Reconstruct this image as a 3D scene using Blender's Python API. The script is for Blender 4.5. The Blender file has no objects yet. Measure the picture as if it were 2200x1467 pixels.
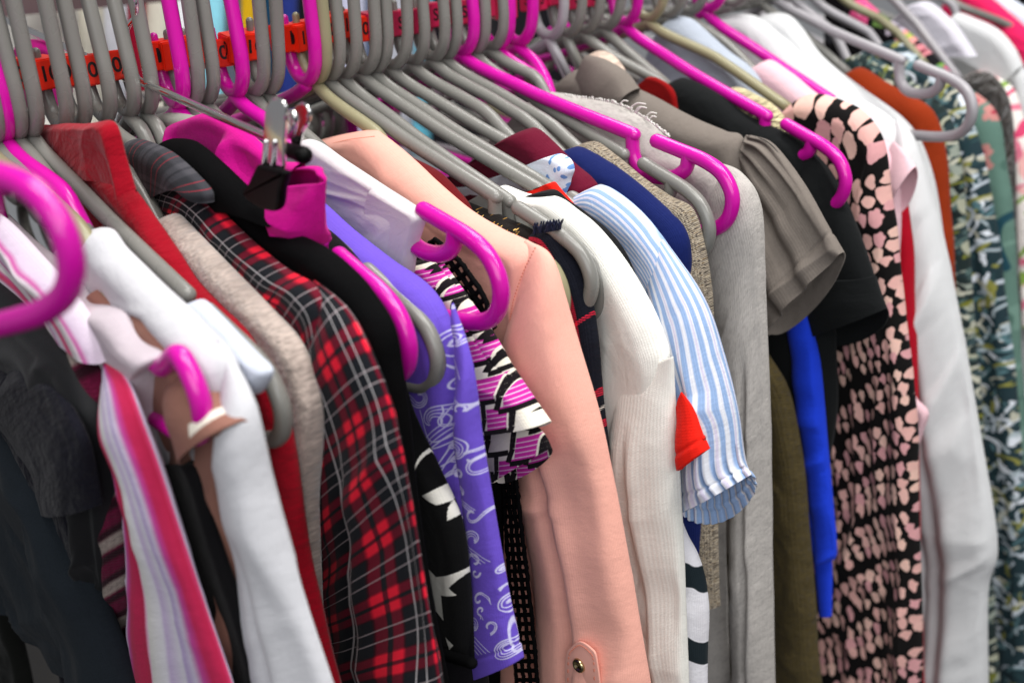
import bpy, bmesh, math, random
import numpy as np
from mathutils import Matrix, Vector
random.seed(4); RNG = np.random.default_rng(4)
scene = bpy.context.scene
COL = scene.collection

# ------------------------------------------------------------------ camera
# world: X = across the rail towards the viewer, Y = along the rail, Z = up; origin at a hanger neck
FPX, CX, CY = 2200.0, 1100.0, 733.5
UNIT = 0.155
def _n(v): return v / np.linalg.norm(v)
_dr = _n(np.array([2846., -1159., FPX])); _a = np.array([-2500., -1963., FPX]); _a = _n(_a - _dr * (_a @ _dr))
_w = np.cross(_dr, _a); _w = _w if _w[1] < 0 else -_w
_t = math.radians(20)
_up = math.sin(_t) * _a + math.cos(_t) * _w
_h = math.cos(_t) * _a - math.sin(_t) * _w
AX = np.array([-_h, _dr, _up])
NECK0 = 3.325 * UNIT * np.array([-.4545, -.1945, 1.])
CAMP = -AX @ NECK0
cd = bpy.data.cameras.new('camera'); cam = bpy.data.objects.new('camera', cd); COL.objects.link(cam)
_R = np.array([AX[:, 0], -AX[:, 1], -AX[:, 2]]).T
_m = Matrix.Identity(4)
for i in range(3):
    for j in range(3): _m[i][j] = _R[i, j]
    _m[i][3] = CAMP[i]
cam.matrix_world = _m
cd.sensor_width = 36; cd.lens = 36 * FPX / 2200; cd.clip_start = 0.02; cd.clip_end = 60
cd.dof.use_dof = True; cd.dof.focus_distance = 0.535; cd.dof.aperture_fstop = 5.6
scene.camera = cam

# ------------------------------------------------------------------ world, lamps, exposure
w = bpy.data.worlds.new('World'); scene.world = w; w.use_nodes = True
bg = w.node_tree.nodes['Background']; bg.inputs[0].default_value = (.93, .95, 1, 1); bg.inputs[1].default_value = 0.23
def area(name, loc, target, sx, sy, power, col=(1, .98, .95)):
    ld = bpy.data.lights.new(name, 'AREA'); ld.shape = 'RECTANGLE'; ld.size = sx; ld.size_y = sy; ld.energy = power; ld.color = col
    o = bpy.data.objects.new(name, ld); COL.objects.link(o); o.location = loc
    o.rotation_euler = (Vector(target) - Vector(loc)).to_track_quat('-Z', 'Y').to_euler()
    return o
area('ceiling_lamp', (.55, -.1, 1.35), (.1, .3, -.1), .9, .5, 14)
area('ceiling_tube', (.35, .55, 1.25), (.1, .5, 0), .06, 1.3, 12)
area('ceiling_tube', (1.3, .5, 1.3), (.1, .4, -.2), .08, 1.3, 18)
area('front_fill_light', (1.7, -1.0, .75), (.1, .35, -.25), 1.8, 1.2, 24, (.97, .98, 1))  # soft fill added from the camera side to brighten the lower garments
area('ceiling_lamp', (-.5, 1.2, 1.6), (.1, .8, -.1), .8, .8, 16)
scene.view_settings.view_transform = 'Standard'; scene.view_settings.look = 'None'
scene.view_settings.exposure = 0.0; scene.view_settings.gamma = 1.0; scene.view_settings.use_curve_mapping = False

# ------------------------------------------------------------------ pixel <-> hanger plane
def ray(px, py): return AX @ np.array([(px - CX) / FPX, (py - CY) / FPX, 1.])
def neck_s(q):
    k = (q - CX) / FPX; return (NECK0[0] - k * NECK0[2]) / (k * AX[1, 2] - AX[1, 0])
def onplane(px, py, s):
    d = ray(px, py); p = CAMP + d * ((s - CAMP[1]) / d[1]); return p[0], p[2]
def onback(px, py, x):
    d = ray(px, py); p = CAMP + d * ((x - CAMP[0]) / d[0]); return p
def project(p):
    c = AX.T @ (np.asarray(p) - CAMP); return np.array([CX + FPX * c[0] / c[2], CY + FPX * c[1] / c[2]])

# ------------------------------------------------------------------ naming
def tag(o, label, cat, group=None, kind=None):
    if label: o['label'] = label
    if cat: o['category'] = cat
    if group: o['group'] = group
    if kind: o['kind'] = kind
    return o
def empty(name, loc, label, cat, group=None):
    o = bpy.data.objects.new(name, None); COL.objects.link(o); o.location = loc; o.empty_display_size = .02
    return tag(o, label, cat, group)
def link(name, me, mat, parent=None, smooth=True):
    if mat is not None and not me.materials: me.materials.append(mat)
    if smooth: me.polygons.foreach_set('use_smooth', np.ones(len(me.polygons), bool))
    o = bpy.data.objects.new(name, me); COL.objects.link(o)
    if parent:
        o.parent = parent
        o.matrix_parent_inverse = Matrix.Translation(-Vector(parent.location)) if parent.parent is None else Matrix.Identity(4)
        if False:
            o.matrix_parent_inverse = (Matrix.Translation(-Vector(parent.parent.location)))
    return o

# ------------------------------------------------------------------ small maths
def lin(h):
    if isinstance(h, str):
        h = h.lstrip('#'); v = [int(h[i:i + 2], 16) / 255 for i in (0, 2, 4)]
        return tuple(c / 12.92 if c < .04045 else ((c + .055) / 1.055) ** 2.4 for c in v)
    return h
def spline(P, n):
    """Catmull-Rom through the control points, sampled evenly in index space weighted by length."""
    P = np.asarray(P, float)
    if len(P) == 2:
        t = np.linspace(0, 1, n)[:, None]; return P[0] * (1 - t) + P[1] * t
    E = np.vstack([2 * P[0] - P[1], P, 2 * P[-1] - P[-2]])
    u = np.linspace(0, len(P) - 1, n); k = np.minimum(u.astype(int), len(P) - 2); f = (u - k)[:, None]
    a, b, c, d = E[k], E[k + 1], E[k + 2], E[k + 3]
    return .5 * (2 * b + (c - a) * f + (2 * a - 5 * b + 4 * c - d) * f ** 2 + (3 * b - a - 3 * c + d) * f ** 3)
_G = RNG.random((256, 256)) * 2 - 1
def vnoise(x, y, seed=0):
    x = np.asarray(x, float) + seed * 17.31; y = np.asarray(y, float) + seed * 7.77
    xi = np.floor(x).astype(int); yi = np.floor(y).astype(int); fx = x - xi; fy = y - yi
    fx = fx * fx * fx * (fx * (fx * 6 - 15) + 10); fy = fy * fy * fy * (fy * (fy * 6 - 15) + 10)
    g = lambda i, j: _G[i % 256, j % 256]
    return (g(xi, yi) * (1 - fx) + g(xi + 1, yi) * fx) * (1 - fy) + (g(xi, yi + 1) * (1 - fx) + g(xi + 1, yi + 1) * fx) * fy
def smooth01(x): x = np.clip(x, 0, 1); return x * x * (3 - 2 * x)
def grid_mesh(name, P, uvs, closed=False):
    """P (nv, nu, 3) grid of points, uvs dict name -> (nv, nu, 2)."""
    nv, nu = P.shape[:2]
    idx = np.arange(nv * nu).reshape(nv, nu)
    if closed:
        a = idx; b = np.roll(idx, -1, 1)
        q = np.stack([a[:-1], b[:-1], b[1:], a[1:]], -1).reshape(-1, 4)
    else:
        q = np.stack([idx[:-1, :-1], idx[:-1, 1:], idx[1:, 1:], idx[1:, :-1]], -1).reshape(-1, 4)
    me = bpy.data.meshes.new(name)
    me.vertices.add(nv * nu); me.vertices.foreach_set('co', P.reshape(-1))
    me.loops.add(q.size); me.loops.foreach_set('vertex_index', q.reshape(-1).astype(np.int32))
    me.polygons.add(len(q)); me.polygons.foreach_set('loop_start', np.arange(0, q.size, 4, dtype=np.int32))
    me.polygons.foreach_set('loop_total', np.full(len(q), 4, np.int32))
    for k, uv in uvs.items():
        l = me.uv_layers.new(name=k)
        if closed:
            ext = uv.reshape(-1, 2)[q.reshape(-1)].reshape(-1, 4, 2).copy()
            # seam quads: avoid wrapping back across the whole width
            seam = (q[:, 1] % nu) == 0
            w_ = uv[:, -1, 0].max() * (1 + 1.0 / nu)
            ext[seam, 1, 0] += w_; ext[seam, 2, 0] += w_
            if k == 'flat': ext = uv.reshape(-1, 2)[q.reshape(-1)].reshape(-1, 4, 2)
            l.data.foreach_set('uv', ext.reshape(-1))
        else: l.data.foreach_set('uv', uv.reshape(-1, 2)[q.reshape(-1)].reshape(-1))
    me.update(calc_edges=True); me.validate()
    return me

# ------------------------------------------------------------------ cloth builders
def plane_pts(px, s): return np.array([onplane(x, y, s) for x, y in px])
def fold_field(U, V, seed, lu=.03, lv=.2, start=.03):
    """Cloth relief: long drape folds, sharper pinched ridges, slanting drag creases and fine crumple."""
    wp = .7 * vnoise(U / .09, V / .10, seed + 5)
    f = vnoise(U / lu + wp, V / lv, seed) + .4 * vnoise(U / lu * 2.1 + wp, V / lv * 1.6, seed + 1)
    rd = (1 - np.abs(vnoise(U / (lu * 1.2) + wp, V / (lv * .8), seed + 21)) * 2.4) * .55
    f2 = .35 * vnoise(U / .05 + V / .06, V / .05 - U / .08, seed + 2)
    n3 = vnoise(U / .05 + V / .045 + wp, V / .07 - U / .1, seed + 9); n4 = vnoise(U / .05 - V / .06, V / .08, seed + 12)
    dg = (1 - np.abs(n3) * 3.2).clip(-.4, 1) * .4 * smooth01(n4 * 2 + .45)
    fine = (1 - np.abs(vnoise(U / .017 + V / .04 + wp, V / .03 - U / .05, seed + 30)) * 2.5) * .13 * smooth01(vnoise(U / .06, V / .06, seed + 33) * 2 + .5)
    return (f + rd + f2 + dg) * smooth01((V - start) / .12) + .35 * f2 + .3 * dg + fine
BODY = {}
def sheet(name, mat, q, O, I=None, T=.013, fold=.004, parent=None, lu=.028, lv=.2, nU=90, nV=210, ds=0., seed=None, inx=-.03, back=.3, start=.03, ridge=None):
    """A garment body: O = its outer edge in the hanger plane from the neck over the shoulder and down; it is
    rounded over that edge and hangs inwards to I. The far side is the same cloth behind the hanger."""
    s = neck_s(q) + ds
    seed = seed if seed is not None else random.randint(0, 999)
    Ol = spline(plane_pts(O, s), nV)
    if I is None:
        z0, z1 = Ol[0, 1], Ol[-1, 1]; u = np.linspace(0, 1, nV)
        Il = np.stack([np.full(nV, inx) + 0 * u, z0 - .05 + (z1 - z0 + .05) * u ** 1.15], 1)
    else: Il = spline(plane_pts(I, s), nV)
    nb = 14
    t = np.concatenate([-np.linspace(1, 0, nb, endpoint=False) ** 1.6 * .6, np.linspace(0, 1, nU) ** 1.45])
    BODY.setdefault(q, (s, Ol))
    D = Il - Ol; W = np.linalg.norm(D, axis=1)
    P2 = Ol[:, None] + D[:, None] * np.abs(t)[None, :, None]
    d = W[:, None] * np.abs(t)[None]
    V = np.concatenate([[0], np.cumsum(np.linalg.norm(np.diff(Ol, axis=0), axis=1))])[:, None] + 0 * d
    U = np.where(t[None] < 0, -d, d)
    r = ridge or T
    prof = np.where(d < r, np.sqrt(np.maximum(r * r - (r - np.minimum(d, r)) ** 2, 0)) / r, 1.)
    front = t >= 0
    f = fold_field(U, V, seed, lu, lv, start)
    f = np.maximum(f, -.25 - 1.6 * smooth01((V - .22) / .1))
    tuck = smooth01(d / (1.2 * r))
    off = np.where(front[None], -(T * prof) - fold * f * tuck, back * T * prof)
    wob = .0012 * vnoise(V / .035, V * 0, seed + 3) * (1 - smooth01(d / .03))
    P = np.stack([P2[..., 0] + wob, s + off, P2[..., 1] + wob], -1)
    me = grid_mesh(name, P, {'uv': np.stack([U, V], -1), 'flat': P2})
    return link(name, me, mat, parent)
def tube(name, mat, q, L, R, depth=.012, fold=.003, parent=None, lu=.025, lv=.16, nU=92, nV=200, ds=0., seed=None, drop=0., start=.0, taper=.05, gather=0., rise=0., hem=0., pucker=0., tuck=.003, backd=.35, creases=()):
    """A sleeve: L and R are its two edges in the garment's plane, elliptical in section."""
    s = neck_s(q) + ds
    seed = seed if seed is not None else random.randint(0, 999)
    Ll, Rl = spline(plane_pts(L, s), nV), spline(plane_pts(R, s), nV)
    c = (Ll + Rl) / 2; hv = (Rl - Ll) / 2; W = np.linalg.norm(hv, axis=1)
    ph = np.linspace(0, 2 * math.pi, nU, endpoint=False)
    V = np.concatenate([[0], np.cumsum(np.linalg.norm(np.diff(c, axis=0), axis=1))])
    dep = np.minimum(depth, .9 * W) * smooth01(.35 + V / max(taper, 1e-4))
    U = (W.mean() * 1.25) * ph / math.pi
    UU, VV = np.meshgrid(U, V)
    per = UU[:, -1].max()
    wgt = smooth01(np.arange(nU) / (nU * .12)) * smooth01((nU - np.arange(nU)) / (nU * .12))
    f = fold_field(UU, VV, seed, lu, lv, start) * wgt[None]
    if gather:
        e = smooth01((V - (V[-1] - .045)) / .04)[:, None]
        f = f + gather * e * np.sin(ph * 26)[None]
    if pucker: f = f + pucker * (np.exp(-V / .022) * smooth01(V / .004))[:, None] * (np.sin(ph * 17) + .6 * np.sin(ph * 29 + 1))[None]
    co, si = np.cos(ph), np.sin(ph)
    sg = np.sign(si) * np.abs(si) ** .8
    P2 = c[:, None] + hv[:, None] * co[None, :, None]
    off = -(dep[:, None] * np.where(sg > 0, sg, sg * backd)[None]) - np.where(si > 0, 1, -.5)[None] * fold * f
    ac = (1 - co) / 2
    for a0, wd, dp, v0 in creases:      # a lasting fold down the sleeve: a groove with a soft roll beside it
        aa = ac[None] - a0 - .05 * vnoise(V / .09, V * 0, seed + 41)[:, None]
        off = off + (dp * smooth01((V - v0) / .05))[:, None] * (np.exp(-(aa / wd) ** 2) - .6 * np.exp(-((aa + 2 * wd) / (1.6 * wd)) ** 2)) * (si > 0)[None]
    zdrop = np.zeros_like(off)
    if drop:
        e = smooth01((V - (V[-1] - .06)) / .06)[:, None]
        zdrop = -drop * e * np.maximum(-si, 0)[None]
    if rise: zdrop = zdrop + rise * (1 - smooth01(V / .02))[:, None] * np.maximum(-si, 0)[None]
    if hem:
        g_ = np.exp(-((V - (V[-1] - hem)) / .0011) ** 2)[:, None] * .0008 - .0005 * smooth01((V - (V[-1] - hem)) / .003)[:, None]
        off = off + g_ * np.sign(si)[None]
    if tuck: off = off + (tuck * (1 - smooth01(V / .03)))[:, None]
    P = np.stack([P2[..., 0], s + off, P2[..., 1] + zdrop], -1)
    P2 = np.stack([P2[..., 0] + .0 * off, P2[..., 1]], -1)
    me = grid_mesh(name, P, {'uv': np.stack([UU, VV], -1), 'flat': P2}, closed=True)
    o = link(name, me, mat, parent); m_ = o.modifiers.new('cloth', 'SOLIDIFY'); m_.thickness = .0011; m_.offset = -1; return o

def sweep(paths, r, seg=12, caps=True):
    """Round rods along 3-D paths; r may be a number or one per path or per point. Ends are rounded."""
    bm = bmesh.new()
    for k, path in enumerate(paths):
        P = np.asarray(path, float); n = len(P)
        rr = r[k] if isinstance(r, (list, tuple)) else r
        rr = np.full(n, rr) if np.isscalar(rr) else np.asarray(rr, float)
        T_ = np.gradient(P, axis=0); T_ /= np.linalg.norm(T_, axis=1)[:, None] + 1e-12
        if caps:
            e = [.35, .7, .93, 1.0]
            P = np.vstack([[P[0] - T_[0] * rr[0] * x for x in e[::-1]], P, [P[-1] + T_[-1] * rr[-1] * x for x in e]])
            ce = [math.sqrt(max(1 - x * x, .0004)) for x in e]
            rr = np.concatenate([[rr[0] * x for x in ce[::-1]], rr, [rr[-1] * x for x in ce]])
            T_ = np.vstack([[T_[0]] * 4, T_, [T_[-1]] * 4]); n = len(P)
        a = np.array([0, 0, 1.]) if abs(T_[0][2]) < .9 else np.array([1., 0, 0])
        N = np.cross(T_[0], a); N /= np.linalg.norm(N); rings = []
        for i in range(n):
            N = N - T_[i] * (N @ T_[i]); N /= np.linalg.norm(N) + 1e-12; B = np.cross(T_[i], N)
            rings.append([bm.verts.new(P[i] + rr[i] * (math.cos(x) * N + math.sin(x) * B)) for x in np.linspace(0, 2 * math.pi, seg, endpoint=False)])
        for i in range(n - 1):
            for j in range(seg):
                bm.faces.new((rings[i][j], rings[i][(j + 1) % seg], rings[i + 1][(j + 1) % seg], rings[i + 1][j]))
        bm.faces.new(rings[0][::-1]); bm.faces.new(rings[-1])
    bmesh.ops.recalc_face_normals(bm, faces=bm.faces)
    me = bpy.data.meshes.new('rod'); bm.to_mesh(me); bm.free()
    return me
def slab(px, q, th, ds=0., bevel=.0008, bend=None):
    """A flat plate cut to an outline in a hanger plane, with thickness and rounded rims."""
    s = neck_s(q) + ds; P = plane_pts(px, s); P = spline(np.vstack([P, P[:1]]), len(px) * 5)[:-1]
    bm = bmesh.new()
    vs = [bm.verts.new((x, s + (bend(x, z) if bend else 0), z)) for x, z in P]
    f = bm.faces.new(vs)
    r = bmesh.ops.extrude_face_region(bm, geom=[f]); ev = [e for e in r['geom'] if isinstance(e, bmesh.types.BMVert)]
    bmesh.ops.translate(bm, vec=(0, th, 0), verts=ev)
    bmesh.ops.recalc_face_normals(bm, faces=bm.faces)
    ed = [e for e in bm.edges if len(e.link_faces) == 2 and any(len(x.verts) > 4 for x in e.link_faces)]
    bmesh.ops.bevel(bm, geom=ed, offset=bevel, segments=2, affect='EDGES', profile=.5)
    me = bpy.data.meshes.new('plate'); bm.to_mesh(me); bm.free(); return me

# ------------------------------------------------------------------ procedural materials
class NB:
    def __init__(self, name):
        self.m = bpy.data.materials.new(name); self.m.use_nodes = True; self.t = self.m.node_tree; self.t.nodes.clear()
        self.out = self.n('ShaderNodeOutputMaterial'); self.b = self.n('ShaderNodeBsdfPrincipled')
        self.l(self.b.outputs[0], self.out.inputs[0])
        self.uv = self.n('ShaderNodeUVMap'); self.uv.uv_map = 'uv'
        sp = self.n('ShaderNodeSeparateXYZ'); self.l(self.uv.outputs[0], sp.inputs[0]); self.U, self.V = sp.outputs[0], sp.outputs[1]
    def n(self, t, **k):
        x = self.t.nodes.new(t)
        for a, v in k.items(): setattr(x, a, v)
        return x
    def l(self, a, b): self.t.links.new(a, b)
    def put(self, sock, v):
        if hasattr(v, 'is_output'): self.l(v, sock)
        elif isinstance(v, (tuple, list)): sock.default_value = (*v[:3], 1) if len(sock.default_value) == 4 else v
        else: sock.default_value = v
    def math(self, op, a, b=0., c=None):
        x = self.n('ShaderNodeMath', operation=op); self.put(x.inputs[0], a); self.put(x.inputs[1], b)
        if c is not None: self.put(x.inputs[2], c)
        return x.outputs[0]
    def mix(self, f, a, b, mode='MIX'):
        x = self.n('ShaderNodeMix', data_type='RGBA', blend_type=mode); self.put(x.inputs[0], f); self.put(x.inputs[6], a); self.put(x.inputs[7], b); return x.outputs[2]
    def noise(self, scale, detail=2., vec=None, stretch=None, rough=.5, dist=0.):
        x = self.n('ShaderNodeTexNoise'); x.inputs['Scale'].default_value = scale; x.inputs['Detail'].default_value = detail; x.inputs['Roughness'].default_value = rough
        x.inputs['Distortion'].default_value = dist
        v = vec if vec is not None else self.uv.outputs[0]
        if stretch:
            mp = self.n('ShaderNodeMapping'); mp.inputs['Scale'].default_value = (*stretch, 1); self.l(v, mp.inputs[0]); v = mp.outputs[0]
        self.l(v, x.inputs['Vector']); return x.outputs[0]
    def band(self, x, period, centre, width, soft=.12):
        """1 inside a stripe of this width around centre, repeated every period."""
        f = self.math('ABSOLUTE', self.math('SUBTRACT', self.math('FRACT', self.math('ADD', self.math('DIVIDE', self.math('SUBTRACT', x, centre), period), 100.5)), .5))
        d = self.math('MULTIPLY', f, period)
        mr = self.n('ShaderNodeMapRange'); self.put(mr.inputs[0], d); h = width / 2
        mr.inputs[1].default_value = h * (1 - soft); mr.inputs[2].default_value = h * (1 + soft); mr.inputs[3].default_value = 1; mr.inputs[4].default_value = 0
        return mr.outputs[0]
    def ramp(self, f, stops, interp='LINEAR'):
        r = self.n('ShaderNodeValToRGB'); self.put(r.inputs[0], f); r.color_ramp.interpolation = interp
        while len(r.color_ramp.elements) < len(stops): r.color_ramp.elements.new(.5)
        for e, (p, c) in zip(r.color_ramp.elements, stops): e.position = p; e.color = (*lin(c), 1)
        return r.outputs[0]
    def image(self, img, lo, hi):
        uv = self.n('ShaderNodeUVMap'); uv.uv_map = 'flat'
        mp = self.n('ShaderNodeMapping', vector_type='POINT'); sx, sz = 1 / (hi[0] - lo[0]), 1 / (hi[1] - lo[1])
        mp.inputs['Scale'].default_value = (sx, sz, 1); mp.inputs['Location'].default_value = (-lo[0] * sx, -lo[1] * sz, 0)
        self.l(uv.outputs[0], mp.inputs[0])
        t = self.n('ShaderNodeTexImage', extension='EXTEND', interpolation='Linear'); t.image = img; self.l(mp.outputs[0], t.inputs[0]); return t.outputs[0]
    def finish(self, col, rough=.85, var=.1, weave=1400, bump=.32, sheen=.04, spec=.1, kind='weave', dist=.0004, heather=0):
        v = self.noise(60, 3); v2 = self.noise(weave * .8, 1)
        k = self.math('MULTIPLY_ADD', v, var * 1.6, 1 - var * .8)
        k = self.math('MULTIPLY', k, self.math('MULTIPLY_ADD', v2, var * 2.2, 1 - var * 1.1))
        c = self.n('ShaderNodeVectorMath', operation='SCALE'); self.put(c.inputs[0], col if hasattr(col, 'is_output') else col[:3]); self.l(k, c.inputs['Scale'])
        col = c.outputs[0]
        if heather:
            hz = self.noise(700, 3, stretch=(1.6, .35)); col = self.mix(self.math('MULTIPLY', self.math('GREATER_THAN', hz, .57), heather), col, (.05, .045, .045))
        self.l(col, self.b.inputs['Base Color'])
        self.b.inputs['Roughness'].default_value = rough; self.b.inputs['Specular IOR Level'].default_value = spec
        self.b.inputs['Sheen Weight'].default_value = sheen; self.b.inputs['Sheen Roughness'].default_value = .5
        if kind == 'knit':
            a = self.math('SINE', self.math('MULTIPLY', self.V, 6.283 * weave * .55)); b_ = self.math('SINE', self.math('MULTIPLY_ADD', self.U, 6.283 * weave * .45, self.math('MULTIPLY', a, .8)))
            h = self.math('ADD', self.math('MULTIPLY', a, b_), self.math('MULTIPLY', self.noise(weave * .5, 2), 1.4))
        elif kind == 'plush': h = self.noise(weave * .35, 4, rough=.7)
        else:
            a = self.math('SINE', self.math('MULTIPLY', self.math('ADD', self.U, self.V), 6.283 * weave * .6)); b_ = self.math('SINE', self.math('MULTIPLY', self.math('SUBTRACT', self.U, self.V), 6.283 * weave * .6))
            h = self.math('ADD', self.math('MULTIPLY', self.math('MULTIPLY', a, b_), .5), self.math('MULTIPLY', self.noise(weave * .6, 2), 1.5))
        h = self.math('ADD', h, self.math('ADD', self.math('MULTIPLY', self.noise(110, 4, rough=.6), 9.), self.math('MULTIPLY', self.noise(34, 3, stretch=(1.6, .7), dist=.6), 16.)))
        bp = self.n('ShaderNodeBump'); bp.inputs['Strength'].default_value = bump; bp.inputs['Distance'].default_value = dist; self.l(h, bp.inputs['Height'])
        self.l(bp.outputs[0], self.b.inputs['Normal'])
        return self.m
_mats = {}
def fabric(name, col, **k):
    if name in _mats: return _mats[name]
    _mats[name] = NB(name).finish(lin(col), **k); return _mats[name]
def plastic(name, col, rough=.22, spec=.5, sss=.0):
    b = NB(name); t = b.n('ShaderNodeTexCoord')
    nz = b.noise(35, 3, vec=t.outputs['Object']); k = b.math('MULTIPLY_ADD', nz, .16, .92)
    c = b.n('ShaderNodeVectorMath', operation='SCALE'); c.inputs[0].default_value = lin(col); b.l(k, c.inputs['Scale']); b.l(c.outputs[0], b.b.inputs['Base Color'])
    b.put(b.b.inputs['Roughness'], b.math('MULTIPLY_ADD', b.noise(60, 2, vec=t.outputs['Object']), .08, rough - .03)); b.b.inputs['Specular IOR Level'].default_value = spec
    bp = b.n('ShaderNodeBump'); bp.inputs['Strength'].default_value = .02; bp.inputs['Distance'].default_value = .0005; b.l(b.noise(260, 3, vec=t.outputs['Object']), bp.inputs['Height']); b.l(bp.outputs[0], b.b.inputs['Normal'])
    return b.m
def metal(name, col=(.75, .74, .72), rough=.12):
    b = NB(name); b.b.inputs['Base Color'].default_value = (*col, 1); b.b.inputs['Metallic'].default_value = 1
    t = b.n('ShaderNodeTexCoord'); b.put(b.b.inputs['Roughness'], b.math('MULTIPLY_ADD', b.noise(140, 3, vec=t.outputs['Object']), .15, rough - .05)); return b.m

# ------------------------------------------------------------------ printed cloth: artwork drawn in the garment's own flat plane
class Art:
    """A raster drawn stroke by stroke from points in the garment plane (metres)."""
    def __init__(self, name, q, px, res=900, ground=(0, 0, 0), ds=0.):
        self.s = neck_s(q) + ds; P = plane_pts(px, self.s); self.lo, self.hi = P.min(0) - .01, P.max(0) + .01
        w = self.hi - self.lo; self.k = res / w.max(); self.W, self.H = int(w[0] * self.k) + 1, int(w[1] * self.k) + 1
        self.a = np.zeros((self.H, self.W, 3)); self.a[:] = lin(ground); self.name = name
        self.X, self.Y = np.meshgrid(np.arange(self.W) / self.k + self.lo[0], np.arange(self.H) / self.k + self.lo[1])
    def box(self, P, m):
        i0, i1 = int((P[:, 1].min() - m - self.lo[1]) * self.k), int((P[:, 1].max() + m - self.lo[1]) * self.k) + 2
        j0, j1 = int((P[:, 0].min() - m - self.lo[0]) * self.k), int((P[:, 0].max() + m - self.lo[0]) * self.k) + 2
        return slice(max(i0, 0), max(i1, 0)), slice(max(j0, 0), max(j1, 0))
    def blend(self, sl, m, c):
        m = np.clip(m, 0, 1)[..., None]; self.a[sl] = self.a[sl] * (1 - m) + np.array(lin(c)) * m
    def stroke(self, P, w, c, n=60):
        P = spline(P, n) if n else np.asarray(P, float)
        for a, b in zip(P[:-1], P[1:]):
            sl = self.box(np.array([a, b]), w)
            x, y = self.X[sl], self.Y[sl]
            if x.size == 0: continue
            d = b - a; t = np.clip(((x - a[0]) * d[0] + (y - a[1]) * d[1]) / (d @ d + 1e-15), 0, 1)
            r = np.hypot(x - a[0] - t * d[0], y - a[1] - t * d[1])
            self.blend(sl, (w / 2 - r) * self.k + .5, c)
    def poly(self, P, c):
        P = np.asarray(P, float); sl = self.box(P, .001); x, y = self.X[sl], self.Y[sl]
        if x.size == 0: return
        ins = np.zeros(x.shape, bool); Q = np.roll(P, -1, 0)
        for (x0, y0), (x1, y1) in zip(P, Q):
            if y0 == y1: continue
            ins ^= ((y0 > y) != (y1 > y)) & (x < (x1 - x0) * (y - y0) / (y1 - y0) + x0)
        self.blend(sl, ins.astype(float), c)
    def blob(self, p, rx, ry, ang, c, wob=.25, n=22, seed=0, tail=0.):
        t = np.linspace(0, 2 * math.pi, n, endpoint=False); r = 1 + wob * vnoise(np.cos(t) * 1.7 + seed, np.sin(t) * 1.7, seed)
        x, y = rx * r * np.cos(t), ry * r * np.sin(t); y = y - tail * np.maximum(-np.sin(t), 0) ** 6
        ca, sa = math.cos(ang), math.sin(ang)
        self.poly(np.stack([p[0] + x * ca - y * sa, p[1] + x * sa + y * ca], 1), c)
    def at(self, px): return plane_pts(px, self.s)
    def img(self):
        im = bpy.data.images.new(self.name, self.W, self.H, float_buffer=False); im.colorspace_settings.name = 'sRGB'
        a = np.ones((self.H, self.W, 4), np.float32); v = np.clip(self.a, 0, 1)
        a[..., :3] = np.where(v < .0031308, v * 12.92, 1.055 * v ** (1 / 2.4) - .055)
        im.pixels.foreach_set(a.reshape(-1)); im.update(); im.pack(); return im
    def material(self, **k):
        b = NB(self.name); return b.finish(b.image(self.img(), self.lo, self.hi), **k)

GREY = plastic('grey_hanger_plastic', '#797873', .27); OLIVE = plastic('olive_grey_hanger_plastic', '#8f8a6c', .3)
MAG = plastic('magenta_hanger_plastic', '#c8119a', .2); PALE = plastic('pale_grey_hanger_plastic', '#9a979b', .3)
ORANGE = plastic('orange_marker_plastic', '#f02a0c', .35); PINKP = plastic('pink_marker_plastic', '#c41f4e', .35)
INK = plastic('black_ink', '#141012', .5); RUBBER = plastic('black_rubber', '#040404', .45, .1)
CHROME = metal('chrome', (.82, .81, .8), .07); BRASS = metal('brass', (.62, .5, .27), .2)

# ------------------------------------------------------------------ the hangers
def arc(c, r, a0, a1, n=9): return [(c[0] + r * math.cos(math.radians(a)), c[1] + r * math.sin(math.radians(a))) for a in np.linspace(a0, a1, n)]
def hanger_paths():
    hook = arc((-.002, .118), .019, 175, 0, 14) + [(.0172, .095), (.0168, .06), (.0165, .035)] + list(map(tuple, spline([(.0163, .028), (.0135, .0165), (.006, .0085), (-.003, .0075), (-.0105, .0125), (-.0140, .022), (-.0142, .030)], 22)))
    peg = [(-.0142, .028), (-.0142, .0415)]
    sides = []
    for sg in (1, -1):
        m = lambda P: [(sg * x, z) for x, z in P]
        sides.append(m(spline([(0, .004), (.016, -.003), (.046, -.0125), (.08, -.0232), (.144, -.0405)], 30)))
        sides.append(m(spline([(.1428, -.0405), (.1428, -.052), (.1475, -.060), (.1565, -.0635), (.1705, -.0627), (.180, -.0576), (.1825, -.050)], 30)))
        sides.append(m(spline([(.1605, -.0432), (.176, -.0474), (.193, -.0522), (.2048, -.0590), (.2105, -.071), (.2062, -.0838), (.193, -.0912), (.1645, -.0942), (.08, -.0955), (0, -.096)], 54)))
    return hook, peg, sides
HOOK, PEG, SIDES = hanger_paths()
TIPL, TIPO, DEBUG = (.144, -.0405), (.2105, -.071), False
def hang_xf(s, yaw, tilt, k=1.):
    ct, st, cy, sy = math.cos(tilt), math.sin(tilt), math.cos(yaw), math.sin(yaw)
    def f(x, z, y=0.):
        kk = k if z < .006 else 1.; x, z = x * kk, z * kk
        x, z = x * ct - z * st, x * st + z * ct
        return np.array([x * cy - y * sy, s + x * sy + y * cy, z])
    return f
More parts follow.
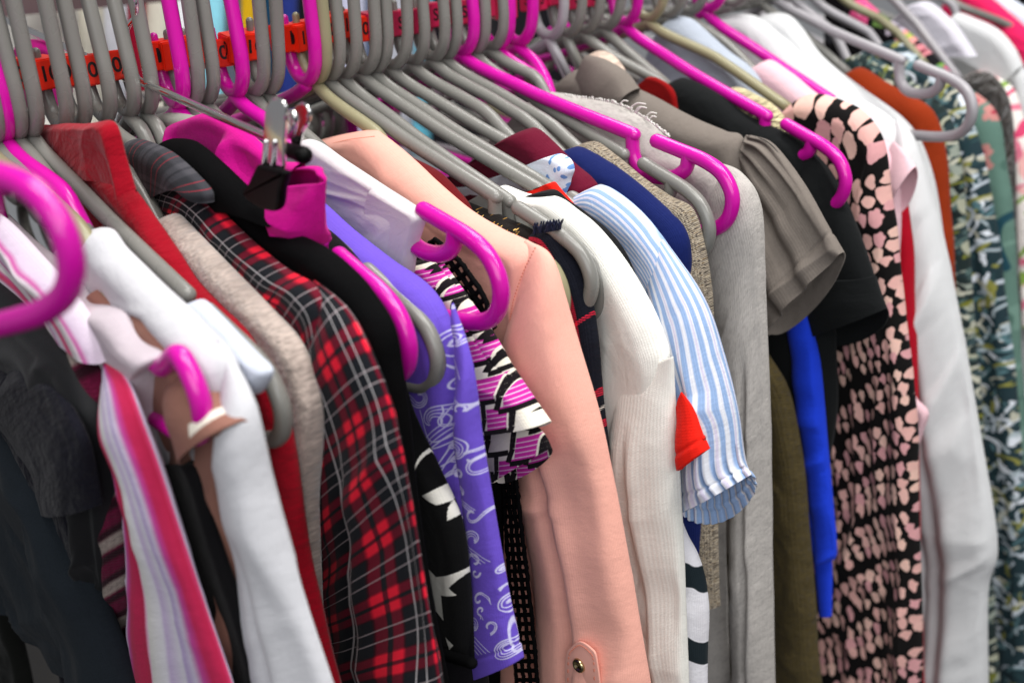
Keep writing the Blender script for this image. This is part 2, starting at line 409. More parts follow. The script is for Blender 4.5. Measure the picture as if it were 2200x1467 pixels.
def solve(s, cap):
    v = np.zeros(2)
    for _ in range(12):
        g = lambda w: project(hang_xf(s, *w)(*TIPL)) - cap
        e = g(v); J = np.stack([(g(v + d) - e) / 1e-4 for d in (np.array([1e-4, 0]), np.array([0, 1e-4]))], 1)
        v = v - np.clip(np.linalg.solve(J, e), -.15, .15)
    return np.clip(v, -.5, .5)
def cube_mesh(c, sx, sy, sz):
    bm = bmesh.new(); bmesh.ops.create_cube(bm, size=1)
    for v in bm.verts: v.co = Vector((c[0] + v.co.x * sx, c[1] + v.co.y * sy, c[2] + v.co.z * sz))
    bmesh.ops.bevel(bm, geom=list(bm.edges), offset=.0007, segments=2, affect='EDGES')
    me = bpy.data.meshes.new('marker'); bm.to_mesh(me); bm.free(); return me
def text_mesh(body, size, place):
    cu = bpy.data.curves.new('t', 'FONT'); cu.body = body; cu.size = size; cu.align_x = 'CENTER'; cu.align_y = 'CENTER'; cu.extrude = .00012; cu.offset = size * .02
    o = bpy.data.objects.new('t', cu); COL.objects.link(o); dg = bpy.context.evaluated_depsgraph_get(); dg.update()
    me = bpy.data.meshes.new_from_object(o.evaluated_get(dg)); bpy.data.objects.remove(o)
    for v in me.vertices: v.co = Vector(place(v.co.x, v.co.y, v.co.z))
    return me
HG = 'plastic hangers along the rail'
def hanger(q, mat, label, cap=None, yaw=0., tilt=0., marker=None, r=.0041, place=None, worn=False, wear=None):
    s = neck_s(q) - .004
    k = 1.
    if cap is not None and worn:
        x, z = onplane(*cap, s); k = math.hypot(x, z) / math.hypot(*TIPO); yaw, tilt = 0., math.atan2(z, x) - math.atan2(TIPO[1], TIPO[0])
        if DEBUG: print('hanger size', q, round(k, 2), round(tilt, 2))
    elif cap is not None: yaw, tilt = solve(s, np.array(cap, float))
    f = hang_xf(s, yaw, tilt, k)
    if place:
        f0 = hang_xf(place[0], place[3], place[4]); f = lambda x, z, y=0.: f0(x, z, y) + np.array([place[1], 0, place[2]])
    loc = Vector(f(0, 0))
    def fl(P):
        Q = np.array([f(x, z) for x, z in P])
        if wear is None or max(p[0] for p in P) < .03 or min(p[0] for p in P) < -.03: return [tuple(p) for p in Q]
        sg, O_, n_ = wear; O_ = O_[:int(n_ * len(O_))]; a, b = O_[:-1], O_[1:]; d = b - a; dl = np.linalg.norm(d, axis=1) + 1e-9
        for _ in range(3):
            for k_, p in enumerate(Q):
                v = p[[0, 2]] - a; t = (v * d).sum(1) / dl ** 2; tc = np.clip(t, 0, 1); e = np.linalg.norm(v - d * tc[:, None], axis=1); m = int(e.argmin())
                if (m == 0 and t[0] < 0) or (m == len(a) - 1 and t[-1] > 1): continue
                inn = -(d[m, 0] * v[m, 1] - d[m, 1] * v[m, 0]) / dl[m]; nrm = np.array([d[m, 1], -d[m, 0]]) / dl[m]
                if -.05 < inn < .0066: Q[k_, [0, 2]] += nrm * (.0066 - inn)
            if len(Q) > 8: Q[2:-2] = .25 * Q[1:-3] + .5 * Q[2:-2] + .25 * Q[3:-1]
        Q[:, 1] += (sg - .0012 - Q[:, 1]) * smooth01((Q[:, 0] - .01) / .05)
        return [tuple(p) for p in Q]
    me = sweep([fl(HOOK), fl(PEG)] + [fl(P) for P in SIDES], [r * .97, .0021] + [r] * 6, seg=14)
    me.materials.append(mat); me.transform(Matrix.Translation(-loc)); me.name = 'hanger'
    me.polygons.foreach_set('use_smooth', np.ones(len(me.polygons), bool))
    o = bpy.data.objects.new('clothes_hanger', me); COL.objects.link(o); o.location = loc; tag(o, label, 'hanger', HG)
    if marker:
        txt, mm = marker; j = random.uniform(-.003, .003); tw = random.uniform(-.35, .35)
        g = hang_xf(0, tw, 0)
        def pl(x, y, z):
            p = np.array(g(x, z, y)); return f(p[0] - .0142, p[2] + .0305 + j, p[1])
        cm = cube_mesh((0, 0, 0), .014, .016, .0150)
        for v in cm.vertices: v.co = Vector(pl(*v.co)) - loc
        c = bpy.data.objects.new('size_marker', cm); cm.materials.append(mm); COL.objects.link(c); c.parent = o
        for face in (0, 1):
            if face == 0: tm = text_mesh(txt, .0105, lambda x, y, z: Vector(pl(.007 + z, x, y)) - loc)
            else: tm = text_mesh(txt, .0105, lambda x, y, z: Vector(pl(x, -.008 - z, y)) - loc)
            tm.materials.append(INK); t = bpy.data.objects.new('size_number', tm); COL.objects.link(t); t.parent = c
    return o

# ------------------------------------------------------------------ setting
def quad(name, P, mat, kind='structure'):
    me = bpy.data.meshes.new(name); me.from_pydata([tuple(p) for p in P], [], [(0, 1, 2, 3)]); o = link(name, me, mat, smooth=False); o['kind'] = kind; return o
_f = NB('shop_floor'); _tc = _f.n('ShaderNodeTexCoord'); _f.l(_f.ramp(_f.noise(9, 4, vec=_tc.outputs['Object']), [(.3, '#2c2a28'), (.7, '#383532')]), _f.b.inputs['Base Color']); _f.b.inputs['Roughness'].default_value = .5
quad('floor', [(-3, -2, -1.25), (3, -2, -1.25), (3, 6, -1.25), (-3, 6, -1.25)], _f.m)
# the rail the hangers hang from (just above the picture)
_me = sweep([[(0, -.6, .128), (0, 3., .128)]], .0085, seg=20)
tag(link('clothes_rail', _me, CHROME), 'long chrome rail carrying the row of hangers above the picture', 'rail')

# ------------------------------------------------------------------ things far behind, seen between the hooks
def back_cloth(label, x0, x1, y0, y1, depth, mat, name='hanging_garment', cat='garment'):
    a, b, c, d = (onback(x, y, depth) for x, y in ((x0, y0), (x1, y0), (x1, y1), (x0, y1)))
    nv, nu = 40, 26; u = np.linspace(0, 1, nu)[None, :, None]; v = np.linspace(0, 1, nv)[:, None, None]
    P = (a * (1 - u) + b * u) * (1 - v) + (d * (1 - u) + c * u) * v
    r = random.random() * 50; W = np.linalg.norm(b - a)
    P[..., 0] += .012 * W / .1 * vnoise(u[..., 0] * 4 + r, v[..., 0] * 1.2) + .02 * np.sqrt(np.maximum(1 - (2 * u[..., 0] - 1) ** 2, 0))
    uv = np.stack([np.broadcast_to(u[..., 0] * W, (nv, nu)), np.broadcast_to(v[..., 0] * .4, (nv, nu))], -1)
    o = link(name, grid_mesh(name, P, {'uv': uv}), mat); sm = o.modifiers.new('thick', 'SOLIDIFY'); sm.thickness = .012
    return tag(o, label, cat, 'garments on the rack behind')
WH = fabric('white_cotton', '#e6e4e6', var=.05)
for row in [
    ('cream garment behind the two leftmost hooks', 36, 140, -40, 330, -.50, fabric('bk_cream', '#ece8df')),
    ('off white garment just right of the cream one behind the hooks', 150, 190, -40, 330, -.52, fabric('bk_offwhite', '#e8e4d4')),
    ('cool white garment left of the crimson one behind the hooks', 202, 240, -40, 330, -.54, fabric('bk_white', '#dfe1ea')),
    ('crimson garment behind the hooks by the chrome hook', 250, 282, -40, 330, -.56, fabric('bk_crimson', '#9a0f2e')),
    ('brass coloured narrow garment right of the crimson one', 279, 300, -40, 330, -.6, fabric('bk_tan', '#b08d78')),
    ('ivory garment with vertical folds behind the hooks', 298, 332, -40, 330, -.58, fabric('bk_ivory', '#d8d5c6')),
    ('bright white garment left of the pale turquoise one behind the hooks', 345, 408, -40, 330, -.60, fabric('bk_bright', '#eceef4')),
    ('pale turquoise garment behind the hooks', 418, 452, -60, 330, -.62, fabric('bk_turq', '#8fd4e6')),
    ('slate grey garment beside the yellow one behind the hooks', 455, 490, -60, 330, -.64, fabric('bk_slate', '#5b616e')),
    ('mustard yellow garment behind the hooks', 484, 520, -60, 120, -.66, fabric('bk_yellow', '#dbae1a')),
    ('dark teal garment behind the hooks', 535, 575, -60, 330, -.68, fabric('bk_teal', '#123a54')),
    ('royal navy garment behind the hooks', 585, 612, -60, 330, -.7, fabric('bk_blue', '#27357e')),
    ('black garment behind the hooks', 625, 700, -60, 330, -.72, fabric('bk_black', '#15171b')),
    ('pale lavender garment with a grey print behind the hooks', 720, 760, -60, 330, -.74, fabric('bk_lav', '#c3c4dc')),
    ('denim blue garment behind the hooks', 762, 800, -60, 330, -.76, fabric('bk_denim', '#55627d')),
    ('light grey garment behind the hooks', 802, 870, -70, 330, -.78, fabric('bk_grey', '#b5b7c2')),
    ('aqua garment behind the hooks left of the crimson markers', 872, 905, -70, 330, -.8, fabric('bk_aqua', '#63b4cc')),
    ('dark garment far behind the middle hooks', 905, 1300, -90, 330, -.85, fabric('bk_dark', '#1d1b20')),
]: back_cloth(*row)
_p = [onback(x, y, -.40) for x, y in ((-60, -80), (420, -120), (420, -2), (-60, 44))]
me = bpy.data.meshes.new('bar'); _q = [p + np.array([-.03, 0, 0]) for p in _p]
me.from_pydata([tuple(p) for p in _p + _q], [], [(0, 1, 2, 3), (7, 6, 5, 4), (0, 4, 5, 1), (1, 5, 6, 2), (2, 6, 7, 3), (3, 7, 4, 0)])
_b = NB('dark_wood'); _tc = _b.n('ShaderNodeTexCoord'); _b.l(_b.ramp(_b.noise(14, 4, vec=_tc.outputs['Object'], stretch=(1, .2)), [(.3, '#3a2b2c'), (.7, '#5d474a')]), _b.b.inputs['Base Color'])
tag(link('rack_bar', me, _b.m, smooth=False), 'dark brown bar of the rack behind, at the upper left corner', 'bar')

# chrome clip hanger with its two clips
s_ = neck_s(312)
cl = empty('clip_hanger', (0, s_, 0), 'chrome wire clip hanger gripping the bright magenta skirt', 'clip hanger')
def on3(px, q=312, ds=0.): s = neck_s(q) + ds; return [(*(lambda a: (a[0], s, a[1]))(onplane(x, y, s)),) for x, y in px]
link('rod', sweep([on3([(-60, 12), (40, 56), (275, 164), (566, 291), (590, 302)])], .0021, seg=12), CHROME, cl)
link('hook', sweep([on3(spline([(275, 164), (272, 120), (268, 80), (276, 55), (292, 30), (285, -20), (255, -80), (220, -75)], 40))], .0014, seg=10), CHROME, cl)
link('collar', sweep([on3([(268, 158), (283, 166)])], .0042, seg=14), CHROME, cl)
jf = empty('clip', (0, 0, 0), None, None); jf.parent = cl; jf.matrix_parent_inverse = Matrix.Translation(-Vector(cl.location))
def clip_part(name, me, mt):
    o = link(name, me, mt, smooth=(name in ('plate_rib', 'spring', 'back_grip'))); o.parent = jf; return o
clip_part('front_plate', slab([(560, 378), (563, 330), (566, 262), (571, 228), (582, 213), (597, 211), (609, 222), (613, 246), (609, 300), (604, 378)], 312, .0016, ds=-.0150), CHROME)
for xx in (571, 590):
    clip_part('plate_rib', sweep([on3([(xx, 305), (xx - 5, 372)], 312, -.0152)], .0011, seg=10), CHROME)
clip_part('back_plate', slab([(622, 300), (621, 262), (628, 236), (643, 221), (657, 226), (664, 246), (660, 266), (648, 286), (640, 318), (628, 322)], 312, .0016, ds=-.001), CHROME)
clip_part('spring', sweep([on3(spline([(606, 262), (618, 244), (634, 250), (626, 286), (612, 292)], 20), 312, -.0075)], .0016, seg=10), CHROME)
clip_part('front_grip', slab([(549, 356), (575, 362), (606, 371), (607, 384), (600, 410), (592, 452), (560, 450), (520, 420), (532, 392)], 312, .0045, ds=-.0185, bevel=.0015), RUBBER)
clip_part('back_grip', sweep([on3(spline([(603, 312), (618, 322), (640, 329), (652, 334)], 12), 312, -.005)], [np.linspace(.0026, .0038, 12)], seg=14), RUBBER)

# ------------------------------------------------------------------ garments, near to far
def garment(name, q, label, cat): return empty(name, (0, neck_s(q), 0), label, cat, 'clothes on the rail')
def G1(name, q, label, cat, mat, O, **k):
    o = sheet(name, mat, q, O, **k); return tag(o, label, cat, 'clothes on the rail')

# far left coats
G1('coat', -215, 'dull black coat edge in the very corner at the lower left', 'coat', fabric('dull_black', '#121311', rough=.95, spec=.03), [(-330, 880), (-180, 980), (-80, 1090), (-20, 1200), (30, 1330), (70, 1490), (90, 1640)], T=.012, fold=.004, inx=-.4)
g = garment('coat', -150, 'slate black coat at the lower left corner, nearest of all garments', 'coat')
sheet('body', fabric('slate_wool', '#1c2126', var=.2, rough=.9, sheen=.03, spec=.05), -150, [(-140, 740), (-20, 850), (45, 930), (125, 1070), (200, 1230), (255, 1370), (300, 1490), (350, 1640)], T=.016, fold=.006, lu=.05, lv=.4, parent=g, inx=-.3)
g = garment('plush_jacket', -122, 'navy black plush jacket with a short furry sleeve behind the slate coat', 'jacket')
NV = fabric('navy_plush', '#0f0f18', var=.5, kind='plush', bump=.5, dist=.0008, sheen=.06, weave=1200, spec=.1)
sheet('body', NV, -122, [(-70, 680), (0, 742), (90, 830), (150, 930), (190, 1060), (222, 1220), (240, 1480), (245, 1640)], fold=.004, parent=g)
tube('sleeve', NV, -122, [(-30, 860), (40, 940), (92, 1010), (118, 1092)], [(40, 765), (120, 830), (188, 940), (218, 1084)], depth=.012, fold=.002, parent=g, ds=-.006)
g = garment('satin_top', -98, 'black satin top behind the navy plush jacket', 'top')
sheet('body', fabric('black_satin', '#141517', rough=.5, spec=.2, bump=.1, var=.05), -98, [(-30, 550), (60, 650), (150, 735), (218, 860), (250, 980), (262, 1100), (266, 1300), (268, 1640)], fold=.005, parent=g)
b = NB('maroon_stripe_knit')
c = b.mix(b.band(b.V, .0165, .004, .006, .5), lin('#5c1030'), lin('#2a0d18')); c = b.mix(b.band(b.math('ADD', b.V, b.math('MULTIPLY', b.noise(200, 2), .002)), .033, .012, .009, .3), c, lin('#8f837c'))
G1('striped_knit', -74, 'maroon and cream cross striped knit showing as a sliver beside the pink shirt', 'knit', b.finish(c, kind='knit', weave=900, bump=.6, var=.3), [(60, 620), (140, 690), (212, 775), (255, 880), (280, 1000), (298, 1200), (312, 1480), (314, 1640)], fold=.002)

# pink lengthwise striped shirt
g = garment('striped_shirt', -50, 'pink white and red lengthwise striped shirt with a flared cape shoulder', 'shirt')
b = NB('pink_stripe')
u = b.math('ADD', b.U, b.math('MULTIPLY', b.noise(40, 2, stretch=(1, .15)), .004))
c = b.ramp(b.math('FRACT', b.math('MULTIPLY', u, 36)), [(0, '#dcc3d4'), (.06, '#d8487a'), (.12, '#b02348'), (.32, '#b3254f'), (.44, '#c0489a'), (.55, '#d0c6da'), (.64, '#b09cc8'), (.68, '#d6d2dc'), (.82, '#c0aecf'), (.86, '#d8d5dc'), (1, '#d0cec8')])
PS = b.finish(c, var=.06, weave=1200)
b = NB('pink_streak'); c = b.ramp(b.math('FRACT', b.math('MULTIPLY', b.math('ADD', b.U, b.math('MULTIPLY', b.noise(30, 2), .003)), 48)), [(0, '#cfc4cf'), (.25, '#c9b7cc'), (.33, '#c04c98'), (.4, '#d6ccd4'), (.62, '#d9d6d2'), (.7, '#c65a92'), (.8, '#d04468'), (.9, '#c85a86'), (1, '#cfc4cf')]); PS2 = b.finish(c, var=.06)
sheet('cape', PS2, -50, [(-110, 380), (0, 462), (95, 560), (172, 650), (216, 720), (238, 772)], I=[(-150, 560), (-40, 606), (50, 645), (125, 695), (190, 735), (237, 774)], T=.008, fold=.003, parent=g, ds=-.004)
tube('sleeve', PS, -50, [(222, 862), (240, 905), (264, 965), (288, 1060), (297, 1250), (312, 1490), (316, 1640)], [(212, 778), (272, 830), (328, 960), (382, 1120), (442, 1300), (506, 1490), (540, 1640)], depth=.012, fold=.003, parent=g, creases=[(.6, .07, .003, .03)], ds=-.008)

# white tank
g = garment('tank_top', -28, 'pinkish white tank top with a wide armhole at the left', 'tank top')
sheet('body', fabric('pearl_knit', '#bfb4bb', var=.05, weave=1600), -27, [(15, 460), (80, 520), (158, 590), (200, 645), (262, 672), (310, 725), (352, 760), (341, 800), (340, 870), (354, 960), (374, 1060), (386, 1200), (396, 1480), (400, 1640)], T=.012, fold=.004, parent=g, lu=.035)
G1('black_trousers', -2, 'black garment hanging below the pinkish tank and the mocha top', 'garment', fabric('soft_black', '#0d0c0e', sheen=.05), [(290, 840), (355, 985), (420, 1000), (470, 1150), (530, 1330), (568, 1490), (590, 1640)], T=.005, fold=.002, lu=.02, ds=-.0045)

# mocha top
a = Art('mocha_print', 6, [(180, 560), (620, 1680)], 900, '#8d6457', ds=-.010)
for px in [[(392, 742), (410, 748), (432, 778), (428, 790), (405, 775)], [(424, 905), (440, 884), (462, 876), (474, 880), (448, 902), (432, 932)], [(455, 1060), (470, 1090), (480, 1110), (470, 1115)], [(497, 1160), (512, 1175), (520, 1205), (508, 1200)], [(548, 1395), (566, 1400), (572, 1470), (556, 1440)], [(340, 700), (352, 705), (350, 730)]]: a.poly(a.at(px), '#e2dccd')
MO = a.material(var=.06, rough=.6, weave=1700)
g = garment('print_top', 5, 'mocha brown top with white spots and an open cap sleeve', 'top')
sheet('body', MO, 6, [(235, 610), (285, 658), (322, 666), (390, 740), (425, 800), (440, 870), (430, 960), (455, 1040), (500, 1150), (548, 1310), (575, 1490), (590, 1640)], I=[(200, 690), (260, 740), (310, 780), (350, 840), (385, 900), (400, 950), (412, 1000), (440, 1070), (478, 1170), (525, 1330), (556, 1490), (570, 1640)], T=.009, fold=.004, parent=g)
tube('sleeve', MO, 6, [(350, 790), (390, 850), (420, 920), (432, 985)], [(388, 736), (440, 800), (486, 860), (523, 900)], depth=.016, fold=.002, parent=g, drop=.02, backd=.9)
sheet('drape', MO, 6, [(478, 870), (518, 905), (512, 970), (492, 1040), (500, 1130), (530, 1240), (560, 1360), (580, 1490)], I=[(440, 900), (450, 950), (450, 1000), (455, 1060), (475, 1140), (508, 1250), (540, 1370), (560, 1490)], T=.007, fold=.006, parent=g, lu=.012)

# white long sleeve
g = garment('long_sleeved_top', 38, 'white long sleeved top with a rolled neckline and piping left of the red sweater', 'top')
WJ = fabric('white_jersey', '#c6c6ca', var=.05, weave=1500)
sheet('body', WJ, 40, [(192, 505), (212, 488), (240, 492), (272, 535), (350, 615), (430, 690), (498, 765), (520, 860), (530, 1000), (550, 1200), (590, 1490), (610, 1640)], T=.013, fold=.004, parent=g)
tube('sleeve', WJ, 40, [(496, 885), (506, 965), (522, 1070), (545, 1250), (590, 1490), (610, 1640)], [(455, 728), (540, 872), (584, 1050), (642, 1250), (722, 1490), (770, 1640)], depth=.014, fold=.004, parent=g, ds=-.003, creases=[(.45, .07, .004, .06)])
g = garment('camisole', 100, 'pale blue white camisole strap on the grey hanger before the red sweater', 'camisole')
CB = fabric('ice_jersey', '#c3c9d6', var=.04)
sheet('strap', CB, 96, [(408, 668), (420, 648), (440, 644), (475, 675), (520, 722), (556, 760), (580, 782), (588, 800), (580, 820), (566, 840)], T=.006, fold=.002, parent=g, inx=.06, ds=-.004)

# red sweater
g = garment('sweater', 150, 'bright red fleece sweater with a turned down collar', 'sweater')
RD = fabric('red_fleece', '#920119', var=.12, kind='plush', weave=1100, bump=.35, dist=.0006, sheen=.1, spec=.12)
sheet('body', RD, 152, [(170, 300), (270, 390), (335, 475), (375, 532), (420, 595), (480, 660), (540, 728), (600, 840), (636, 970), (666, 1180), (700, 1350), (740, 1500), (760, 1640)], T=.010, fold=.003, parent=g)
sheet('collar', RD, 152, [(98, 264), (140, 265), (180, 265), (215, 260), (238, 259), (252, 276), (266, 330), (290, 408)], I=[(120, 345), (140, 362), (165, 374), (190, 381), (215, 384), (240, 388), (262, 396), (284, 424)], T=.005, fold=.003, parent=g, ds=-.0075, ridge=.004)

# beige velvet
G1('velvet_top', 200, 'beige crushed velvet top between the red sweater and the plaid shirt', 'top', fabric('beige_velvet', '#b3a399', var=.45, kind='plush', bump=.5, weave=700, sheen=.6, rough=.6, dist=.0008), [(350, 485), (362, 465), (382, 456), (420, 492), (500, 575), (580, 655), (640, 722), (676, 800), (692, 880), (690, 960), (684, 1100), (692, 1300), (705, 1490), (710, 1640)], T=.0095, fold=.002)

# plaid shirt
def plaid(name, dull=False):
    b = NB(name); pu, pv = .022, .031
    wu = b.math('ADD', b.U, b.math('MULTIPLY', b.noise(14, 1), .006)); wv = b.math('ADD', b.V, b.math('MULTIPLY', b.noise(14, 1, stretch=(1.3, 1)), .006))
    r1 = b.math('SUBTRACT', b.band(wu, pu, 0, .0085), b.band(wu, pu, 0, .0016)); r2 = b.math('SUBTRACT', b.band(wv, pv, 0, .0115), b.band(wv, pv, 0, .002))
    r1 = b.math('MAXIMUM', r1, 0.); r2 = b.math('MAXIMUM', r2, 0.)
    s = b.math('MULTIPLY', b.math('ADD', r1, r2), .5)
    if dull: c = b.ramp(s, [(0, '#26272b'), (.5, '#37373c'), (1, '#47464b')])
    else: c = b.ramp(s, [(0, '#15181d'), (.25, '#2c0b14'), (.5, '#620f22'), (.75, '#a01329'), (1, '#e01b34')])
    l1 = b.math('MAXIMUM', b.band(wu, pu, pu * .5 - .0022, .00045, .5), b.band(wu, pu, pu * .5 + .0022, .00045, .5)); l2 = b.math('MAXIMUM', b.band(wv, pv, pv * .5 - .003, .00045, .5), b.band(wv, pv, pv * .5 + .003, .00045, .5))
    if dull: c = b.mix(b.math('MULTIPLY', l2, .8), c, lin('#a01c30'))
    else: c = b.mix(b.math('MULTIPLY', l1, .8), c, lin('#c9c5c6')); c = b.mix(b.math('MULTIPLY', l2, .65), c, lin('#bdb0b3'))
    return b.finish(c, var=.1, weave=1500, bump=.3)
g = garment('plaid_shirt', 250, 'red and black plaid flannel shirt with a charcoal collar', 'shirt')
PL = plaid('red_plaid')
sheet('body', PL, 252, [(370, 380), (440, 415), (500, 472), (560, 528), (620, 575), (680, 612), (720, 680), (720, 850), (712, 1050), (705, 1250), (715, 1490), (720, 1640)], I=[(360, 450), (400, 520), (450, 590), (500, 640), (550, 690), (590, 740), (630, 800), (650, 900), (660, 1050), (660, 1250), (670, 1490), (680, 1640)], T=.010, fold=.003, parent=g)
tube('sleeve', PL, 252, [(660, 745), (676, 820), (690, 910), (694, 1030), (692, 1220), (716, 1490), (730, 1640)], [(662, 606), (752, 676), (810, 786), (850, 905), (882, 1060), (952, 1490), (980, 1640)], depth=.012, fold=.006, parent=g, ds=-.001, lu=.02, creases=[(.55, .06, .004, .05)])
sheet('collar', plaid('charcoal_plaid', True), 252, [(260, 335), (275, 308), (298, 294), (345, 310), (400, 352), (450, 408), (458, 436)], I=[(300, 372), (310, 385), (325, 405), (345, 424), (380, 408), (420, 402), (452, 432)], T=.009, fold=.0015, parent=g, ds=-.005)

# black jacket
g = garment('black_jacket', 300, 'plain black jacket with a shawl collar between the plaid shirt and the violet top', 'jacket')
BK = fabric('black_twill', '#0a0a0b', var=.1, rough=.85, sheen=.0, spec=.04, weave=1600)
sheet('body', BK, 302, [(345, 330), (420, 330), (490, 385), (550, 432), (610, 487), (700, 532), (760, 580), (800, 625), (845, 700), (862, 790), (876, 890), (888, 1010), (908, 1160), (940, 1350), (965, 1490), (975, 1640)], T=.011, fold=.003, parent=g)
sheet('collar', BK, 302, [(342, 318), (356, 300), (380, 293), (420, 304), (480, 352), (550, 420), (602, 482)], I=[(390, 420), (405, 432), (425, 444), (455, 452), (500, 445), (552, 455), (600, 486)], T=.010, fold=.001, parent=g, ds=-.006)

# magenta skirt in the clips
g = garment('skirt', 320, 'crumpled bright magenta skirt gripped by the chrome clip hanger', 'skirt')
SK = fabric('magenta_cotton', '#c60f86', var=.15, weave=1300)
sheet('waist', SK, 346, [(340, 285), (380, 262), (440, 248), (490, 254), (535, 280), (570, 315), (600, 345), (650, 352)], I=[(380, 360), (420, 380), (460, 400), (500, 430), (540, 450), (570, 470), (600, 480), (640, 470)], T=.007, fold=.006, lu=.016, lv=.05, start=-.2, parent=g)
tube('waistband', SK, 350, [(600, 398), (592, 440), (606, 480), (650, 535)], [(698, 392), (695, 450), (690, 495), (682, 528)], depth=.008, fold=.006, lu=.012, lv=.03, start=-.2, parent=g, ds=-.004, taper=.0001, rise=.007, tuck=0., backd=.9)
sheet('far_end', SK, 318, [(30, 130), (45, 95), (70, 84), (100, 90), (128, 110), (150, 160)], I=[(40, 220), (60, 230), (80, 230), (110, 230), (130, 230), (150, 230)], T=.006, fold=.005, lu=.012, start=-.2, parent=g)
G1('grey_belt', 372, 'grey cotton waistband lying behind the magenta skirt under the hooks', 'garment', fabric('grey_cotton', '#9d9c94', var=.1), [(335, 250), (370, 240), (420, 245), (470, 262), (520, 290), (560, 330), (600, 400)], fold=.001, T=.006)

# black and white leaf dress
a = Art('leaf_print', 407, [(660, 440), (1060, 1480)], 1000, '#0b0b0c', ds=-.0095)
for px in [[(873, 915), (900, 905), (905, 925), (940, 960), (925, 1000), (945, 1015), (915, 1015), (920, 985), (897, 970), (905, 955), (885, 945)],
           [(885, 965), (905, 970), (890, 985), (887, 1035)], [(905, 1065), (925, 1055), (938, 1032), (950, 1058), (980, 1068), (970, 1080), (990, 1092), (1000, 1150), (990, 1160), (980, 1140), (970, 1165), (962, 1120), (948, 1125), (940, 1090), (930, 1088)],
           [(908, 1210), (935, 1240), (985, 1235), (960, 1265), (970, 1285), (945, 1280), (950, 1335), (925, 1300), (910, 1260)], [(955, 1370), (968, 1390), (960, 1400)], [(800, 600), (830, 640), (815, 650)]]:
    a.poly(a.at(px), '#e0ddd4')
g = garment('leaf_dress', 405, 'black dress with white leaf print between the black jacket and the violet top', 'dress')
LF = a.material(var=.06, weave=1300)
sheet('body', LF, 407, [(680, 470), (735, 515), (790, 590), (845, 700), (875, 850), (900, 920), (945, 1010), (990, 1110), (1008, 1220), (1014, 1330), (1018, 1425)], T=.010, fold=.003, parent=g)
link('hem', sweep([on3(spline([(880, 1392), (930, 1398), (975, 1412), (1014, 1424)], 24), 407, -.012)], .0028, seg=10), BK, g)
G1('dark_garment', 430, 'black garment hanging below the hem of the leaf dress', 'garment', fabric('soft_black2', '#141216'), [(700, 520), (800, 640), (880, 860), (920, 1000), (980, 1200), (1040, 1400), (1060, 1640)], fold=.004)

# violet top
a = Art('swirl_print', 462, [(620, 380), (1140, 1480)], 1500, '#6a50c2', ds=-.012)
LC, a_w = '#d0cdf0', .0006
def swirl(cx, cy, r, rot=0., flip=1, n=3, tail=1):
    for k in range(n):
        R = r * (1 - .2 * k); P = []
        for t in np.linspace(0, 1, 26):
            th = rot + flip * (t * (4.9 - .5 * k)); rr = R * (1 - .8 * t ** 1.3)
            P.append((cx + rr * math.cos(th) * .85, cy + rr * math.sin(th)))
        if tail:
            e = np.array(P[0]); tg = np.array([math.sin(rot), -math.cos(rot)]) * flip
            P = [tuple(e + tg * r * 1.5 + np.array([-6 + 4 * k, 4 * k])), tuple(e + tg * r * .7)] + P
        a.stroke(a.at(P), a_w * (.8 if k else 1), LC, 70)
for v in [(757, 510, 20, 1.6, -1, 2), (840, 536, 13, 3., -1, 2), (858, 588, 24, 1.2, -1, 3), (884, 608, 22, 1.5, -1, 2), (955, 742, 42, 2.6, 1, 4), (962, 832, 22, 2., 1, 3), (930, 905, 44, .8, -1, 4), (985, 968, 38, 3.4, 1, 4), (905, 850, 26, 2.4, -1, 3), (1018, 880, 20, 1.2, 1, 2), (1022, 1000, 22, 2., 1, 2), (1050, 1052, 14, 3., 1, 2), (1068, 1060, 13, .4, -1, 2), (1018, 1160, 30, 2.2, 1, 3), (1062, 1120, 22, 2.8, 1, 3), (1020, 1205, 20, 3.2, 1, 2), (1064, 1235, 20, .4, -1, 3), (1022, 1345, 32, 2.2, 1, 4), (1082, 1300, 22, 2.5, 1, 3), (1104, 1345, 16, .6, -1, 2), (1085, 1390, 26, 1., 1, 4), (960, 1000, 20, 1, -1, 3), (990, 1060, 24, 2, 1, 3), (820, 510, 12, 1, 1, 2), (940, 660, 16, 1, 1, 2)]: swirl(*v, tail=v[1] > 650)
rs = np.random.default_rng(3)
for _ in range(16): yy = rs.uniform(860, 1430); swirl(rs.uniform(930, 1010) + (yy - 860) * .10, yy, rs.uniform(9, 20), rs.uniform(0, 6), rs.choice([-1, 1]), 2, int(rs.random() < .5))
for P in [[(1066, 1070), (1064, 1130), (1080, 1180), (1060, 1220), (1066, 1260)], [(1072, 1075), (1070, 1130), (1086, 1180), (1066, 1222), (1072, 1256)], [(1088, 1300), (1084, 1350), (1098, 1400), (1112, 1420)], [(1078, 1300), (1080, 1350), (1090, 1400), (1102, 1424)], [(905, 880), (925, 945), (960, 940), (975, 900)], [(900, 900), (920, 960), (965, 950), (985, 905)]]: a.stroke(a.at(P), .0006, LC, 50)
VI = a.material(var=.05, weave=1500, rough=.7)
g = garment('swirl_top', 460, 'violet jersey top printed with white line swirls', 'top')
sheet('body', VI, 462, [(620, 375), (700, 437), (760, 490), (850, 560), (925, 620), (968, 690), (990, 770), (1000, 900), (1003, 1050), (1006, 1200), (1010, 1340), (1014, 1440)], I=[(560, 420), (620, 490), (690, 560), (760, 640), (820, 720), (850, 800), (870, 880), (880, 960), (910, 1060), (960, 1180), (990, 1320), (1000, 1440)], T=.014, fold=.005, parent=g, lu=.035)
